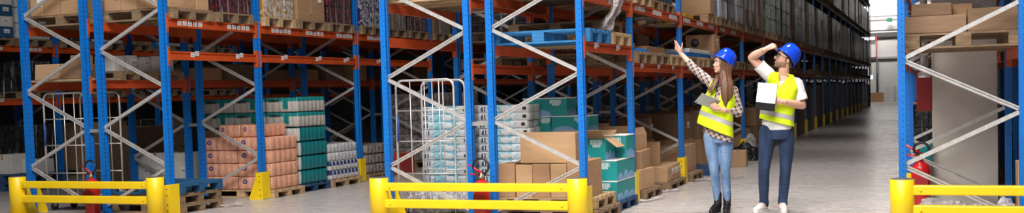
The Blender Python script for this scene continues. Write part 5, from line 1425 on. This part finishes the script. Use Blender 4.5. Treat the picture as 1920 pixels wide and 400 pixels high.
# two roof lights over the cross aisle in front of the racks, plus an added low fill
area('roof_and_fill_light', (-2.9, 4.2, 9.2), (7, 4), 1250, (math.radians(22), 0, 0), 140)
area('roof_and_fill_light', (-9.0, 4.6, 9.2), (5, 3), 150, (math.radians(22), 0, 0), 120)
area('roof_and_fill_light', (-1.5, 1.6, 6.4), (3, 2), 170, (math.radians(58), 0, math.radians(6)), 120)  # added fill lamp well below the roof, brightening faces and rack fronts
# dock doors behind the camera let a little daylight in
area('dock_daylight', (0.5, -8.6, 4.2), (12, 5), 45, (math.radians(86), 0, 0), 150, (.97, .98, 1))
# high-bay lamps over the main aisle, the far ones dimmed, and weaker ones over the shaded aisle
for y, e in ((12.8, 100), (18, 55), (25, 28), (34, 15), (48, 8), (62, 6)):
    area('aisle_lamp', (-1.75, y, 10.9), (1.4, 3.0), e, spread=44)
for y, e in ((12.8, 45), (19, 10)):
    area('aisle_lamp', (-7.4, y, 10.9), (1.4, 2.5), e, spread=60)
area('end_light', (-5, 82.5, 11.0), (8, 3), 950, (math.radians(62), 0, 0), 80)
area('aisle_lamp', (-2.6, 80, 10.9), (3, 4), 120, (math.radians(18), 0, 0), 70)
w = bpy.data.worlds.new('hall_air'); SC.world = w; w.use_nodes = True
w.node_tree.nodes['Background'].inputs[0].default_value = (.7, .75, .85, 1); w.node_tree.nodes['Background'].inputs[1].default_value = .003
# ------------------------------------------------------------------ camera
cd = bpy.data.cameras.new('camera'); cam = bpy.data.objects.new('camera', cd); COL.objects.link(cam)
f_px, yaw, pit, rol = 1958.8, .381564, .047831, -.029731
fw = V((-math.sin(yaw) * math.cos(pit), math.cos(yaw) * math.cos(pit), -math.sin(pit)))
r0 = V((math.cos(yaw), math.sin(yaw), 0)); u0 = r0.cross(fw)
rr = r0 * math.cos(rol) + u0 * math.sin(rol); uu = -r0 * math.sin(rol) + u0 * math.cos(rol)
cam.matrix_world = Matrix(((rr.x, uu.x, -fw.x, 0), (rr.y, uu.y, -fw.y, 0), (rr.z, uu.z, -fw.z, 1.42), (0, 0, 0, 1)))
cd.sensor_width = 36; cd.lens = f_px / 1920 * 36; cd.shift_y = 70.6 / 1920
cd.clip_end = 200; cd.dof.use_dof = True; cd.dof.focus_distance = 12.0; cd.dof.aperture_fstop = 3.6
SC.camera = cam
SC.view_settings.view_transform = 'Standard'; SC.view_settings.look = 'None'; SC.view_settings.gamma = 1; SC.view_settings.use_curve_mapping = False
SC.view_settings.exposure = 0.0
SC.cycles.max_bounces = 6; SC.cycles.transparent_max_bounces = 24; SC.cycles.use_denoising = True
